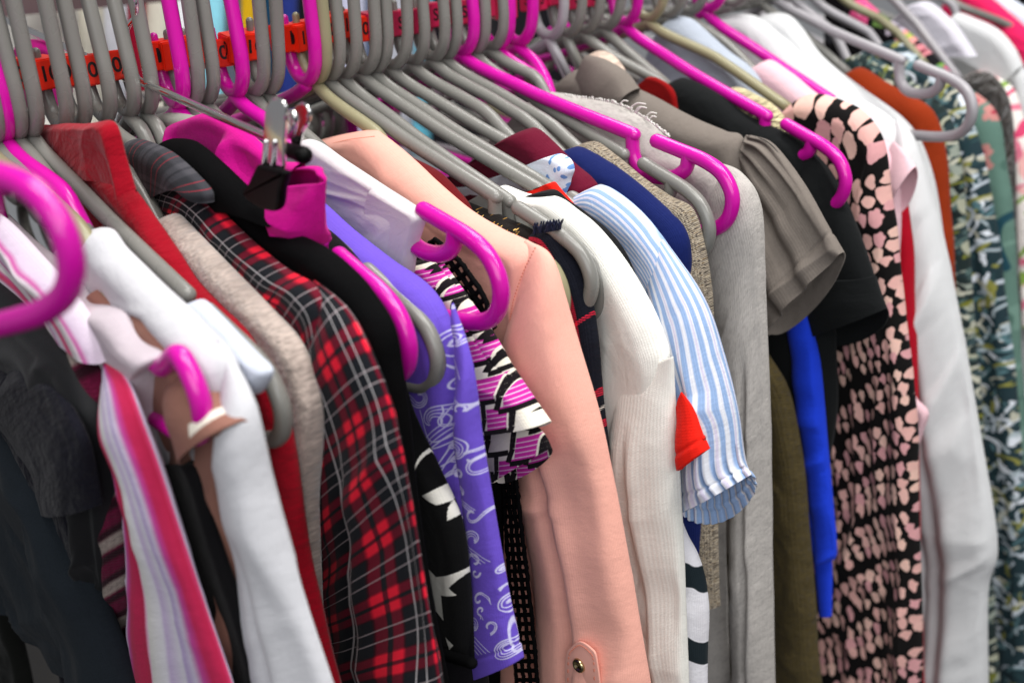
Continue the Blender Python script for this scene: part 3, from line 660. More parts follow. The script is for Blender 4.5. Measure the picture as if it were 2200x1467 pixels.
tube('sleeve', VI, 462, [(985, 800), (994, 880), (1001, 990), (1004, 1140), (1010, 1300), (1017, 1450)], [(962, 655), (1014, 790), (1034, 930), (1068, 1130), (1098, 1300), (1122, 1414)], depth=.010, fold=.003, parent=g, ds=-.005, taper=.08, hem=.012)

# white sleeveless blouse
g = garment('sleeveless_blouse', 525, 'white crepe sleeveless blouse on the magenta hanger with its loop end out', 'blouse')
WC = fabric('white_crepe', '#cfcacc', var=.04, weave=1700, bump=.3)
sheet('body', WC, 528, [(640, 330), (650, 310), (665, 303), (700, 315), (760, 355), (830, 402), (880, 434), (914, 460), (908, 490), (896, 530), (888, 580), (882, 650), (880, 760)], T=.0065, fold=.003, parent=g, ridge=.0055)
sheet('yoke', WC, 528, [(818, 396), (850, 416), (884, 437), (915, 461), (909, 490), (897, 530), (889, 585)], I=[(812, 412), (806, 440), (803, 470), (801, 500), (801, 530), (805, 570), (820, 610)], T=.0062, fold=.0012, parent=g, ds=-.0016, ridge=.005)

# ruffled print top
a = Art('patch_print', 562, [(860, 520), (1230, 1080)], 1100, '#e6dfcd', ds=-.010)
rg = np.random.default_rng(7)
for i in range(-1, 8):
    for j in range(9):
        cx, cy = 880 + i * 56 + (j % 2) * 26, 540 + j * 62 + i * 16
        P = [(cx - 20, cy - 22), (cx + 19, cy - 27), (cx + 22, cy + 20), (cx - 17, cy + 27)]
        if (i + j) % 3: a.poly(a.at(P), '#c22c98')
        else: a.poly(a.at([(x * .96 + cx * .04, y) for x, y in P]), '#e8e2d2')
        if (i + j) % 3:
            for m in range(1, 5): a.stroke(a.at([(cx - 20 + m * .8, cy - 22 + m * 10), (cx + 20, cy - 27 + m * 10)]), .0004, '#e6c9dd', 0)
        for (x0, y0, x1, y1) in ((cx - 26, cy + 30, cx + 24, cy + 22), (cx + 27, cy - 30, cx + 31, cy + 14), (cx - 24, cy - 2, cx - 30, cy + 26)):
            A0, B0 = np.array([x0, y0]), np.array([x1, y1]); dd = (B0 - A0) / np.linalg.norm(B0 - A0); nn = np.array([-dd[1], dd[0]]) * 5.5; n_ = max(2, int(np.linalg.norm(B0 - A0) / 9))
            for m in range(n_):
                A_, B_ = A0 + (B0 - A0) * (m / n_), A0 + (B0 - A0) * ((m + .72) / n_); a.poly(a.at([A_ - nn, B_ - nn + dd * 3, B_ + nn + dd * 3, A_ + nn]), '#151114')
PT = a.material(var=.05, weave=1500)
g = garment('ruffle_top', 560, 'cream black and magenta patchwork print top with a ruffled sleeve', 'top')
sheet('body', PT, 562, [(870, 562), (905, 556), (938, 562), (1030, 678), (1092, 775), (1110, 830), (1060, 900), (1050, 1000)], T=.009, fold=.002, parent=g)
tube('sleeve', PT, 562, [(922, 640), (965, 715), (1010, 795), (1034, 862), (1042, 920)], [(940, 566), (1030, 680), (1092, 775), (1144, 850), (1182, 904)], depth=.011, fold=.003, parent=g, drop=.004, backd=.5)
tube('ruffle', PT, 562, [(1010, 880), (1040, 950), (1052, 990), (1064, 1034)], [(1110, 870), (1150, 910), (1172, 935), (1184, 962)], depth=.008, fold=.004, lu=.012, parent=g, ds=.003, drop=.006, tuck=0., backd=.5)

# black net top
g = garment('net_top', 588, 'black ladder net top between the ruffled print top and the peach blouse', 'top')
def net(name, Lp, Rp, n, cols, q, r=.0011):
    A_, B_ = spline(Lp, n), spline(Rp, n); paths = []
    for t in cols: paths.append(on3([tuple(a_ * (1 - t) + b_ * t + rg.normal(0, .8, 2)) for a_, b_ in zip(A_, B_)], q))
    for k in range(0, n, 3): paths.append(on3([tuple(A_[k] * (1 - t) + B_[k] * t) for t in (0, .5, 1)], q))
    return link(name, sweep(paths, r, seg=7), BK, g)
net('net_strap', [(915, 530), (960, 580), (1010, 650), (1040, 720)], [(935, 515), (985, 560), (1035, 630), (1062, 700)], 34, (0, .5, 1), 590, .0014)
net('net_body', [(1078, 960), (1088, 1150), (1100, 1320), (1112, 1500)], [(1102, 960), (1122, 1150), (1142, 1320), (1158, 1500)], 82, (0, .33, .66, 1), 590, .0012)
sheet('dark_gap_sheet', BK, 594, [(900, 540), (980, 600), (1040, 680), (1072, 760), (1085, 900), (1085, 1000), (1080, 1200), (1075, 1500)], parent=g, T=.008, fold=.002)  # black sheet added to keep the gap beside the violet sleeve dark

# peach blouse
g = garment('peach_blouse', 672, 'peach crepe blouse with a button tab on its long sleeve', 'blouse')
PE = fabric('peach_crepe', '#eaab9a', var=.05, weave=1500, bump=.24, rough=.75, sheen=.1)
sheet('body', PE, 674, [(690, 300), (745, 287), (800, 280), (826, 292), (900, 352), (1000, 440), (1080, 490), (1150, 527), (1164, 580), (1160, 700), (1150, 900), (1155, 1200), (1165, 1490), (1170, 1640)], T=.014, fold=.003, parent=g, ridge=.012)
tube('sleeve', PE, 674, [(1094, 705), (1090, 780), (1094, 860), (1100, 950), (1112, 1040), (1138, 1150), (1158, 1300), (1166, 1490), (1170, 1640)], [(1122, 518), (1184, 562), (1234, 716), (1284, 880), (1315, 1020), (1346, 1180), (1372, 1330), (1400, 1490), (1420, 1640)], depth=.018, fold=.007, lu=.034, lv=.35, parent=g, ds=-.004, seed=11, taper=.05, creases=[(.52, .06, .006, .05)])
tb = link('button_tab', slab([(1214, 1500), (1215, 1412), (1228, 1388), (1245, 1378), (1268, 1392), (1281, 1416), (1283, 1500)], 674, .0012, ds=-.0235, bevel=.0004), PE, g)
def disc_button(px, q, ds, r, parent):
    s = neck_s(q) + ds; x, z = onplane(*px, s); bm = bmesh.new(); prof = [(0, .0008), (.55, .0008), (.62, .0016), (.85, .0018), (1, .0009), (1, 0)]
    rings = [[bm.verts.new((x + r * p * math.cos(t), s - h, z + r * p * math.sin(t))) for t in np.linspace(0, 2 * math.pi, 28, endpoint=False)] if p else [bm.verts.new((x, s - h, z))] for p, h in prof]
    for A_, B_ in zip(rings[:-1], rings[1:]):
        for j in range(28):
            bm.faces.new((A_[j % len(A_)], B_[j], B_[(j + 1) % 28]) if len(A_) == 1 else (A_[j], B_[j], B_[(j + 1) % 28], A_[(j + 1) % 28]))
    bmesh.ops.recalc_face_normals(bm, faces=bm.faces); me = bpy.data.meshes.new('button'); bm.to_mesh(me); bm.free(); return link('button', me, BRASS, parent)
disc_button((1245, 1428), 674, -.0237, .0040, tb)
STI = fabric('peach_thread', '#d9836c')
def stitches(name, px, q, ds, mat, parent, n=30, r=.00028):
    P = spline(on3(px, q, ds), n * 3); return link(name, sweep([P[i:i + 2] for i in range(0, len(P) - 1, 3)], r, seg=5), mat, parent)
stitches('tab_stitching', [(1220, 1500), (1221, 1415), (1231, 1394), (1246, 1386), (1264, 1398), (1275, 1420), (1277, 1500)], 674, -.0238, STI, tb)
stitches('armhole_stitching', [(1150, 532), (1122, 590), (1102, 650), (1094, 700)], 674, -.0150, STI, g, 26)
stitches('neck_stitching', [(700, 312), (750, 300), (806, 293)], 674, -.0115, STI, g, 22)

G1('brick_red_top', 694, 'dark brick red top showing as a thin edge behind the peach blouse', 'top', fabric('brick_red', '#5e0f14'), [(840, 320), (885, 338), (940, 368), (985, 412), (1012, 450), (1030, 520), (1040, 700)], T=.009)
a = Art('gold_glitter', 724, [(980, 400), (1200, 700)], 900, '#15110f')
for _ in range(900): a.blob(a.at([(rg.uniform(985, 1200), rg.uniform(400, 700))])[0], .00035, .00035, 0, rg.choice(['#b98a3c', '#7d5c2c', '#d9b469']), 0, 6)
G1('glitter_top', 724, 'black top flecked with gold glitter behind the peach shoulder', 'top', a.material(var=.1), [(990, 425), (1040, 445), (1095, 470), (1150, 500), (1165, 560), (1180, 700)], T=.010, fold=.002)

# navy tartan
b = NB('navy_tartan')
tw = b.math('GREATER_THAN', b.math('SINE', b.math('MULTIPLY', b.math('ADD', b.U, b.math('MULTIPLY', b.V, 1.)), 5200)), -.1)
ru = b.math('MAXIMUM', b.band(b.U, .030, .0065, .0028, .1), b.band(b.U, .030, .0165, .0028, .1)); wu = b.band(b.U, .030, .0115, .0017, .2)
rv = b.math('MAXIMUM', b.band(b.V, .06, .112, .0045, .1), b.band(b.V, .06, .130, .0045, .1)); wv = b.band(b.V, .06, .121, .002, .2)
far = b.math('GREATER_THAN', b.V, .07)
rv = b.math('MULTIPLY', rv, far); wv = b.math('MULTIPLY', wv, far)
c = b.mix(b.math('MULTIPLY', b.math('MAXIMUM', ru, rv), tw), lin('#11131d'), lin('#d0203c')); c = b.mix(b.math('MULTIPLY', b.math('MULTIPLY', ru, rv), .9), c, lin('#f01e3a')); c = b.mix(b.math('MULTIPLY', b.math('MAXIMUM', wu, wv), tw), c, lin('#cfc6bc'))
TT = b.finish(c, var=.15, weave=900, bump=.5)
g = garment('tartan_cape', 735, 'navy tartan wool cape with red and white lines and a fringed edge', 'cape')
sheet('body', TT, 737, [(1138, 500), (1165, 490), (1200, 493), (1235, 540), (1260, 590), (1277, 690), (1290, 790), (1298, 880), (1306, 1000), (1312, 1200), (1320, 1490)], I=[(1110, 520), (1100, 560), (1110, 610), (1125, 670), (1140, 740), (1150, 820), (1165, 900), (1180, 1000), (1200, 1100), (1230, 1300), (1250, 1490)], T=.010, fold=.002, parent=g)
fr = []
for k in range(54):
    x0, y0 = 1146 + k * 1.1, 503 - k * .2; L_ = rg.uniform(10, 24); sx = rg.uniform(-3, 7)
    fr.append(on3(spline([(x0, y0), (x0 + sx * .4 + rg.uniform(-1.5, 1.5), y0 - L_ * .5), (x0 + sx, y0 - L_)], 8), 737, rg.uniform(-.011, -.003)))
link('fringe', sweep(fr, .00045, seg=5), fabric('navy_yarn', '#1b2138'), g)

# cream knit
g = garment('cream_knit', 792, 'off white open knit cardigan with dropped shoulder seams', 'cardigan')
CR = fabric('cream_open_knit', '#eceae2', var=.08, kind='knit', weave=2100, bump=.32, dist=.0006, rough=.95)
sheet('body', CR, 794, [(1066, 415), (1085, 398), (1140, 413), (1200, 420), (1245, 450), (1290, 488), (1350, 565), (1400, 650), (1430, 720), (1442, 780), (1430, 900), (1420, 1100), (1440, 1300), (1460, 1490), (1465, 1640)], T=.010, fold=.003, parent=g, lu=.03)
tube('sleeve', CR, 794, [(1318, 810), (1326, 900), (1318, 1050), (1330, 1200), (1358, 1350), (1388, 1490), (1400, 1640)], [(1447, 766), (1453, 900), (1463, 1080), (1470, 1220), (1474, 1350), (1480, 1490), (1482, 1640)], depth=.013, fold=.004, parent=g, ds=-.004, taper=.07, lu=.03, tuck=.0, creases=[(.6, .07, .004, .02)])
G1('black_cardigan', 806, 'fuzzy black cardigan edge between the cream knit and the blue striped shirt', 'cardigan', fabric('black_fuzz', '#141416', kind='plush', bump=.6, weave=900, var=.3), [(1160, 415), (1195, 408), (1225, 428), (1260, 452), (1310, 500), (1355, 570), (1395, 700), (1415, 900), (1430, 1300)], T=.009)
g = garment('red_tee', 820, 'scarlet red tee showing at its hanger and its sleeve hem under the blue striped sleeve', 'tee')
SC = fabric('scarlet_jersey', '#e01f12', var=.06, kind='knit', weave=1300, bump=.25)
sheet('body', SC, 822, [(1178, 400), (1190, 394), (1206, 413), (1260, 475), (1340, 580), (1400, 720), (1420, 900), (1430, 1100)], T=.004, fold=.0, parent=g)
tube('sleeve', SC, 822, [(1446, 872), (1450, 912), (1455, 955), (1463, 1006)], [(1456, 846), (1484, 882), (1505, 926), (1523, 964)], depth=.008, fold=.001, parent=g, ds=-.016, hem=.007)
b = NB('zebra'); zz = b.noise(24, 2, stretch=(1, .5), dist=1.5); c = b.ramp(b.math('SINE', b.math('MULTIPLY', b.math('ADD', b.math('MULTIPLY', b.V, .8), b.math('ADD', b.U, b.math('MULTIPLY', zz, .03))), 160)), [(.42, '#e3e1e6'), (.5, '#1c262b')])
G1('zebra_top', 835, 'white top with broad dark wavy stripes showing below the blue striped sleeve', 'top', b.finish(c, var=.05), [(1400, 900), (1470, 1120), (1505, 1200), (1522, 1300), (1520, 1400), (1522, 1490), (1524, 1640)], T=.01)

# blue striped shirt
b = NB('blue_stripe'); bx = b.math('ADD', b.U, b.math('MULTIPLY', b.noise(30, 2), .0012))
c = b.mix(b.band(bx, .0023, 0, .0013, .2), lin('#d8dae2'), lin('#8ea8cf')); c = b.mix(b.math('MULTIPLY', b.band(bx, .0046, .00115, .0004, .4), .5), c, lin('#b8a9cc'))
ST = b.finish(c, var=.06, weave=1500)
g = garment('blue_striped_shirt', 852, 'light blue and white striped cotton shirt with an elastic balloon cuff', 'shirt')
sheet('body', ST, 854, [(1230, 424), (1268, 404), (1300, 400), (1360, 440), (1410, 490), (1450, 560), (1460, 680), (1455, 800), (1460, 950)], T=.012, fold=.004, parent=g, I=[(1220, 470), (1240, 500), (1280, 540), (1320, 600), (1360, 680), (1380, 760), (1390, 850), (1400, 950), (1410, 1050)])
tube('sleeve', ST, 854, [(1380, 640), (1408, 720), (1430, 800), (1448, 880), (1456, 950), (1462, 1020), (1468, 1096)], [(1368, 455), (1458, 562), (1512, 652), (1548, 760), (1580, 880), (1594, 980), (1616, 1018)], depth=.017, fold=.006, parent=g, ds=-.002, drop=.020, lu=.02, gather=.35, taper=.09, hem=.008, backd=.5, creases=[(.35, .05, .003, .05), (.6, .05, .003, .03), (.8, .04, .002, .03)])

a = Art('dot_print', 872, [(1160, 310), (1260, 440)], 300, '#dfe8f4')
for _ in range(60): a.blob(a.at([(rg.uniform(1165, 1260), rg.uniform(315, 440))])[0], .0011, .0014, 0, '#6f98d2', .1, 10)
G1('dotted_blouse', 872, 'white blouse with blue dots peeping out under the fifth bare hanger', 'blouse', a.material(), [(1160, 360), (1178, 345), (1200, 334), (1224, 345), (1233, 366), (1226, 390), (1220, 440)], T=.008, fold=.002)
MR = fabric('maroon_jersey', '#5f0e27', var=.12)
G1('maroon_top', 902, 'maroon jersey top with rounded shoulder behind the bare grey hangers', 'top', MR, [(1105, 305), (1130, 280), (1155, 276), (1190, 305), (1235, 350), (1275, 384), (1288, 412), (1292, 500), (1300, 700)], T=.013)
G1('navy_top', 944, 'deep navy top left of the speckled tweed one', 'top', fabric('navy_jersey', '#101c52', var=.1), [(1210, 335), (1228, 318), (1250, 314), (1300, 340), (1360, 378), (1420, 430), (1478, 500), (1490, 600), (1498, 750), (1505, 950), (1510, 1300)], T=.013)
b = NB('tweed'); n1 = b.noise(900, 2, stretch=(1, 2.2)); n2 = b.noise(500, 2)
c = b.ramp(n1, [(.36, '#2e2824'), (.47, '#8d8173'), (.55, '#b3a894'), (.66, '#6c5434')])
G1('tweed_top', 968, 'speckled gold and grey tweed top beside the navy top', 'top', b.finish(c, var=.25, weave=900, bump=.8, dist=.0008), [(1245, 315), (1262, 305), (1288, 306), (1325, 338), (1380, 385), (1440, 425), (1488, 452), (1515, 520), (1530, 620), (1536, 780), (1542, 1000), (1548, 1300)], T=.012)

# heather grey frayed sweater
g = garment('heather_sweater', 1066, 'heather grey sweater with a frayed raw neckline', 'sweater')
HT = fabric('heather_jersey', '#aea9a4', var=.16, heather=.12, weave=1100, bump=.4, rough=.95)
sheet('body', HT, 1068, [(1180, 200), (1240, 208), (1320, 222), (1390, 258), (1440, 295), (1490, 325), (1540, 348), (1575, 400), (1570, 600), (1560, 900), (1560, 1200), (1570, 1490), (1575, 1640)], T=.014, fold=.004, parent=g)
tube('sleeve', HT, 1068, [(1506, 460), (1512, 540), (1532, 660), (1566, 830), (1588, 1010), (1585, 1250), (1578, 1490), (1576, 1640)], [(1515, 346), (1590, 372), (1634, 445), (1643, 620), (1652, 900), (1658, 1200), (1665, 1490), (1668, 1640)], depth=.017, fold=.004, parent=g, ds=-.003, lu=.03, creases=[(.36, .07, .004, .10)])
fr = []
for k in range(70):
    t = k / 69; p = spline([(1210, 205), (1320, 222), (1390, 258), (1438, 294)], 70)[k]; long = rg.random() < .14 and k > 25; L_ = rg.uniform(16, 30) if long else rg.uniform(3, 9); d = rg.uniform(.6, 1.4) if long else rg.uniform(-.4, .8)
    fr.append(on3(spline([tuple(p), (p[0] + L_ * .5 * d, p[1] - L_ * .45), (p[0] + L_ * d + rg.uniform(-2, 2), p[1] - L_ * .4)], 8), 1068, rg.uniform(-.010, .001)))
link('frayed_threads', sweep(fr, .00045, seg=5), fabric('pale_thread', '#e2e0da'), g)

# taupe puff sleeve top
g = garment('puff_sleeve_top', 1192, 'taupe jersey top with a gathered puff sleeve', 'top')
TP = fabric('taupe_jersey', '#756d66', var=.1, weave=1300, bump=.3)
sheet('body', TP, 1194, [(1225, 165), (1250, 150), (1300, 160), (1345, 180), (1420, 215), (1500, 255), (1560, 280), (1600, 300), (1620, 420), (1630, 600), (1640, 800), (1650, 1200)], T=.014, fold=.003, parent=g)
tube('hood_fold', TP, 1194, [(1235, 190), (1262, 215), (1300, 240), (1335, 250)], [(1262, 118), (1300, 128), (1345, 155), (1372, 190)], depth=.012, fold=.004, parent=g, ds=-.008, lu=.012, tuck=0.)
tube('sleeve', TP, 1194, [(1572, 410), (1584, 500), (1604, 580), (1630, 655), (1648, 720)], [(1598, 292), (1655, 312), (1720, 390), (1775, 480), (1812, 542)], depth=.013, fold=.009, parent=g, ds=-.004, drop=.011, lu=.02, taper=.04, hem=.014, pucker=.5, backd=.9, creases=[(.4, .06, .004, .0), (.7, .05, .004, .0)])

G1('patterned_scarf', 1240, 'pale flowered collar poking up behind the taupe top', 'collar', fabric('pale_flower', '#c9b4a4', var=.5, weave=300), [(1265, 125), (1285, 108), (1310, 112), (1335, 140), (1355, 185), (1370, 230)], T=.01)
G1('scarlet_edge', 1268, 'small scarlet garment edge between two grey arms left of the black tee', 'garment', fabric('scarlet2', '#850a0c'), [(1396, 166), (1412, 170), (1436, 185), (1450, 205), (1456, 240)], T=.003, fold=.0)
G1('olive_knit', 1252, 'olive brown ribbed knit hanging right of the heather sweater', 'knit', fabric('olive_knit', '#4a4026', var=.4, kind='knit', weave=900, bump=.6, heather=.3), [(1560, 560), (1640, 740), (1700, 850), (1728, 1000), (1745, 1200), (1766, 1490), (1770, 1640)], T=.014, fold=.003)
g = garment('royal_blue_top', 1282, 'royal blue jersey top hanging below the taupe sleeve', 'top')
RB = fabric('royal_blue', '#1c3ecf', var=.06, weave=1400)
tube('side', RB, 1284, [(1680, 560), (1700, 760), (1730, 1000), (1750, 1180), (1756, 1210)], [(1720, 560), (1760, 760), (1782, 1000), (1797, 1170), (1794, 1200)], depth=.009, fold=.004, parent=g, lu=.012, tuck=0.)
tube('tail', RB, 1284, [(1735, 1100), (1752, 1220), (1762, 1318)], [(1780, 1100), (1788, 1220), (1787, 1322)], depth=.005, fold=.001, parent=g, ds=.003, tuck=0.)

# black tee
g = garment('black_tee', 1306, 'faded black cotton tee with a hemmed short sleeve', 'tee')
BT = fabric('faded_black', '#111314', var=.15, weave=1200, bump=.35)
sheet('body', BT, 1308, [(1435, 210), (1450, 182), (1470, 168), (1530, 195), (1600, 240), (1680, 282), (1730, 318), (1770, 400), (1790, 560), (1800, 760), (1800, 900), (1780, 1010), (1770, 1100)], T=.014, fold=.003, parent=g)
tube('sleeve', BT, 1308, [(1695, 430), (1704, 520), (1720, 625), (1740, 720)], [(1712, 302), (1780, 372), (1842, 500), (1902, 662)], depth=.015, fold=.006, parent=g, ds=-.003, drop=.018, backd=.9)
tube('sleeve_hem', BT, 1308, [(1712, 590), (1724, 650), (1740, 722)], [(1878, 592), (1890, 626), (1905, 662)], depth=.0158, fold=.004, parent=g, ds=-.0036, drop=.018, taper=.0001, tuck=0., backd=.9)

# cream lace
G1('lace_top', 1352, 'cream lace top on a magenta hanger behind the black tee', 'top', fabric('cream_lace', '#cfc49b', var=.35, kind='knit', weave=420, bump=1., dist=.0015), [(1540, 210), (1560, 192), (1590, 185), (1625, 200), (1665, 225), (1690, 260), (1702, 330), (1720, 500)], T=.011)

# tie dye
a = Art('tie_dye', 1402, [(1640, 180), (2010, 1660)], 1700, '#0e0c0c')
PK = ['#d9a8a0', '#deb0a6', '#cf989a', '#e0b8aa']
y = 205.; row = 0
while y < 1640:
    big = max(0., 1 - (y - 200) / 420); st = 15.5 + 20 * big; rowh = (27 if row % 3 else 46) + 24 * big; ph = rg.uniform(0, 20); row += 1
    for x in np.arange(1630 + ph, 2010, st):
        yy = y - (x - 1800) * .42 + rg.normal(0, 3.5) + 5 * math.sin(x / 31)
        if rg.random() < .08: continue
        p = a.at([(x, yy)])[0]; sc = np.linalg.norm(a.at([(x + 1, yy)])[0] - a.at([(x, yy)])[0])
        a.blob(p, sc * (6.2 + 9.5 * big) * rg.uniform(.8, 1.2), sc * (10.5 + 12 * big) * rg.uniform(.75, 1.2), .15, rg.choice(PK), .3, 20, rg.integers(90), sc * rg.uniform(3, 10))
    y += rowh
TD = a.material(var=.05, weave=1100)
g = garment('tie_dye_dress', 1402, 'black dress covered in rows of pale pink tie dye blotches', 'dress')
sheet('body', TD, 1404, [(1680, 285), (1705, 225), (1745, 200), (1800, 215), (1860, 245), (1900, 305), (1918, 420), (1935, 600), (1962, 800), (1975, 1000), (1980, 1250), (1985, 1490), (1990, 1640)], I=[(1640, 330), (1650, 340), (1660, 380), (1680, 430), (1690, 500), (1700, 600), (1710, 750), (1715, 900), (1715, 1050), (1715, 1200), (1715, 1350), (1715, 1490), (1715, 1640)], T=.014, fold=.005, parent=g, lu=.03)

# pale things behind
G1('grey_blue_top', 1442, 'pale grey blue top under the magenta hooks at the top edge', 'top', fabric('grey_blue', '#a9b1bd', var=.1), [(1430, 60), (1450, 38), (1490, 42), (1530, 75), (1570, 110), (1610, 140), (1640, 180), (1700, 300)], T=.013)
g = garment('pale_pink_blouse', 1484, 'pale pink cotton top with a short puckered sleeve beside the tie dye dress', 'top')
PK_ = fabric('pale_pink', '#e3bcc4', var=.08)
sheet('body', PK_, 1486, [(1622, 155), (1640, 135), (1662, 130), (1710, 158), (1760, 200), (1850, 258), (1900, 300), (1930, 360), (1935, 500), (1935, 700), (1960, 850), (1970, 1000)], T=.012, parent=g)
tube('sleeve', PK_, 1486, [(1890, 370), (1904, 412), (1916, 450)], [(1915, 305), (1945, 332), (1968, 358)], depth=.010, fold=.004, parent=g, ds=-.004, drop=.012, backd=.9)
sheet('hem_corner', PK_, 1486, [(1940, 780), (1968, 850), (1996, 884), (1985, 930), (1965, 1000)], I=[(1900, 800), (1910, 880), (1920, 930), (1930, 970), (1940, 1020)], T=.005, parent=g)
G1('crimson_top', 1524, 'crimson garment sliver between the pink top and the nearer white shirt', 'garment', fabric('crimson', '#a3081f'), [(1860, 280), (1925, 360), (1955, 450), (1965, 620), (1972, 850), (1980, 1200), (1990, 1640)], T=.01)
WS = fabric('white_shirting', '#cdcecf', var=.04, weave=1500, bump=.25)
g = garment('white_shirt', 1575, 'nearer of two white long sleeved shirts, its sleeve hanging to the bottom', 'shirt')
sheet('body', WS, 1577, [(1535, 50), (1552, 34), (1620, 36), (1680, 80), (1760, 150), (1850, 210), (1915, 252), (1950, 300), (1975, 420), (2000, 620), (2010, 860), (2015, 1200), (2020, 1640)], T=.013, fold=.004, parent=g)
tube('sleeve', WS, 1577, [(1912, 420), (1925, 510), (1945, 650), (1960, 830), (1975, 1050), (1985, 1200), (1990, 1350), (1995, 1640)], [(1925, 258), (1968, 308), (2005, 420), (2055, 650), (2098, 880), (2134, 1080), (2143, 1180), (2126, 1270)] if False else [(1925, 258), (1968, 308), (2012, 450), (2055, 650), (2104, 920), (2143, 1170), (2122, 1290), (2126, 1640)], depth=.022, fold=.006, parent=g, ds=-.004, lu=.04, creases=[(.68, .10, .005, .08)])
g = garment('white_shirt', 1614, 'farther of two white shirts, edge on behind the nearer one', 'shirt')
sheet('body', WS, 1616, [(1605, 60), (1640, 32), (1690, 28), (1725, 60), (1770, 125), (1850, 190), (1940, 255), (1990, 325), (2018, 450), (2045, 640), (2070, 900), (2090, 1300), (2095, 1640)], T=.013, fold=.004, parent=g)
G1('rust_top', 1644, 'rust orange top behind the two white shirts', 'top', fabric('rust', '#8c2f0e', var=.06), [(1815, 180), (1832, 155), (1852, 145), (1900, 170), (1960, 205), (2008, 248), (2034, 330), (2044, 450), (2055, 650), (2070, 900), (2080, 1300)], T=.013)

# floral prints
def floral(name, q, box, ground, cols, n, size, seed, long=2.2, res=1100):
    a = Art(name, q, box, res, ground); r = np.random.default_rng(seed); (x0, y0), (x1, y1) = box
    for _ in range(n):
        x, y = r.uniform(x0, x1), r.uniform(y0, y1); p = a.at([(x, y)])[0]; c = r.choice(cols); an = r.uniform(0, 6.28); sz = size * r.uniform(.5, 1.4)
        if r.random() < .45:
            P = [p + sz * np.array(v) for v in [(math.cos(an) * t * long + .5 * math.sin(t * 3 + an), math.sin(an) * t * long + .5 * math.cos(t * 2.5)) for t in (-.9, -.3, .3, .9)]]
            a.stroke(np.array(P), sz * .55, c, 16)
        else: a.blob(p, sz * long * .6, sz * .55, an, c, .4, 18, int(r.integers(200)))
    return a
def bouquet(a, px, size, petal, mid, n=5):
    p = a.at([px])[0]
    for k in range(n): t = k * 6.283 / n; a.blob(p + size * .6 * np.array([math.cos(t), math.sin(t)]), size * .55, size * .45, t, petal, .3, 16, k * 7)
    a.blob(p, size * .35, size * .3, 0, mid, .2, 14)
a = floral('leaf_green_print', 1702, [(1780, 60), (2230, 1660)], '#1f2b2b', ['#a3a591', '#bdbcab', '#4d625f', '#6f722c', '#33464a', '#8f978c', '#141c1d', '#26363a'], 4200, .0033, 3)
G1('leaf_print_dress', 1702, 'dark green dress with an all over cream and olive leaf print', 'dress', a.material(var=.05), [(1820, 125), (1860, 118), (1920, 150), (1985, 195), (2050, 262), (2072, 400), (2088, 600), (2112, 900), (2130, 1150), (2150, 1490), (2160, 1640)], T=.014, fold=.004)
a = floral('blue_leaf_print', 1768, [(1860, 60), (2300, 1660)], '#22343a', ['#b9c2cb', '#a5b2b8', '#54747a', '#838240', '#b5b3a2', '#2c4448', '#d8dde4', '#1f3338'], 3400, .0036, 5)
G1('blue_leaf_dress', 1768, 'teal dress with large white and grey leaves right of the dark green leaf print', 'dress', a.material(var=.05), [(1890, 95), (1930, 90), (1990, 130), (2060, 200), (2105, 300), (2135, 450), (2165, 650), (2192, 900), (2215, 1200), (2230, 1640)], T=.014, fold=.004)
a = floral('sage_print', 1835, [(1950, 60), (2300, 1100)], '#5c7a6f', ['#6c8b7f', '#4c6a60', '#1f4450'], 60, .010, 8)
for px in [(2128, 322), (2130, 350), (2140, 240), (2105, 215)]: bouquet(a, px, .007, '#b97f7a', '#a02840')
G1('sage_top', 1835, 'sage green top with small coral roses and a dark teal patch', 'top', a.material(var=.05), [(1980, 160), (2020, 140), (2080, 185), (2135, 235), (2160, 320), (2178, 480), (2192, 700), (2210, 1000)], T=.013)
a = floral('black_floral', 1850, [(1700, -160), (2200, 400)], '#121014', ['#1c181d', '#3a3a40'], 60, .008, 9)
for px, s_, p_, m_ in [((1868, 20), .012, '#e0558a', '#f0d8dc'), ((1960, 75), .010, '#d98f8c', '#9fae4c'), ((1905, 40), .006, '#5c7a3c', '#88a058'), ((1935, 55), .008, '#b9aebd', '#6a6072'), ((1990, 110), .007, '#c77c84', '#7a3a44'), ((2042, 135), .009, '#6f9a3c', '#a8b848'), ((2046, 155), .007, '#cc2f74', '#e45a90')]: bouquet(a, px, s_, p_, m_)
G1('black_floral_top', 1850, 'black top with scattered pink and green flowers at the top right', 'top', a.material(var=.05), [(1790, -60), (1830, -30), (1900, 30), (1970, 85), (2040, 150), (2070, 200), (2090, 330), (2110, 600)], T=.014)
G1('fur_collar_jacket', 1872, 'dark brown fur shoulder between the sage top and the pink floral one', 'jacket', fabric('brown_fur', '#2b221b', var=.6, kind='plush', weave=500, bump=1., dist=.003, sheen=.4), [(2050, 185), (2085, 160), (2120, 153), (2152, 178), (2172, 232), (2180, 330), (2192, 600), (2200, 900)], T=.014)
a = floral('pink_floral', 1935, [(2080, 80), (2400, 900)], '#ece4de', ['#e07a92', '#d84a72', '#88a84c', '#f2b8b4', '#f6f0ea'], 170, .008, 12)
G1('pink_floral_top', 1935, 'white top with pink and green flowers at the right edge', 'top', a.material(var=.05), [(2110, 150), (2150, 170), (2185, 205), (2215, 300), (2225, 420), (2240, 700)], T=.013)
a = floral('violet_floral', 1975, [(2080, 80), (2500, 1660)], '#17141c', ['#8a88c4', '#cf5a80', '#4a4a78', '#26405a', '#c9c4d4', '#2a2230'], 240, .010, 14)
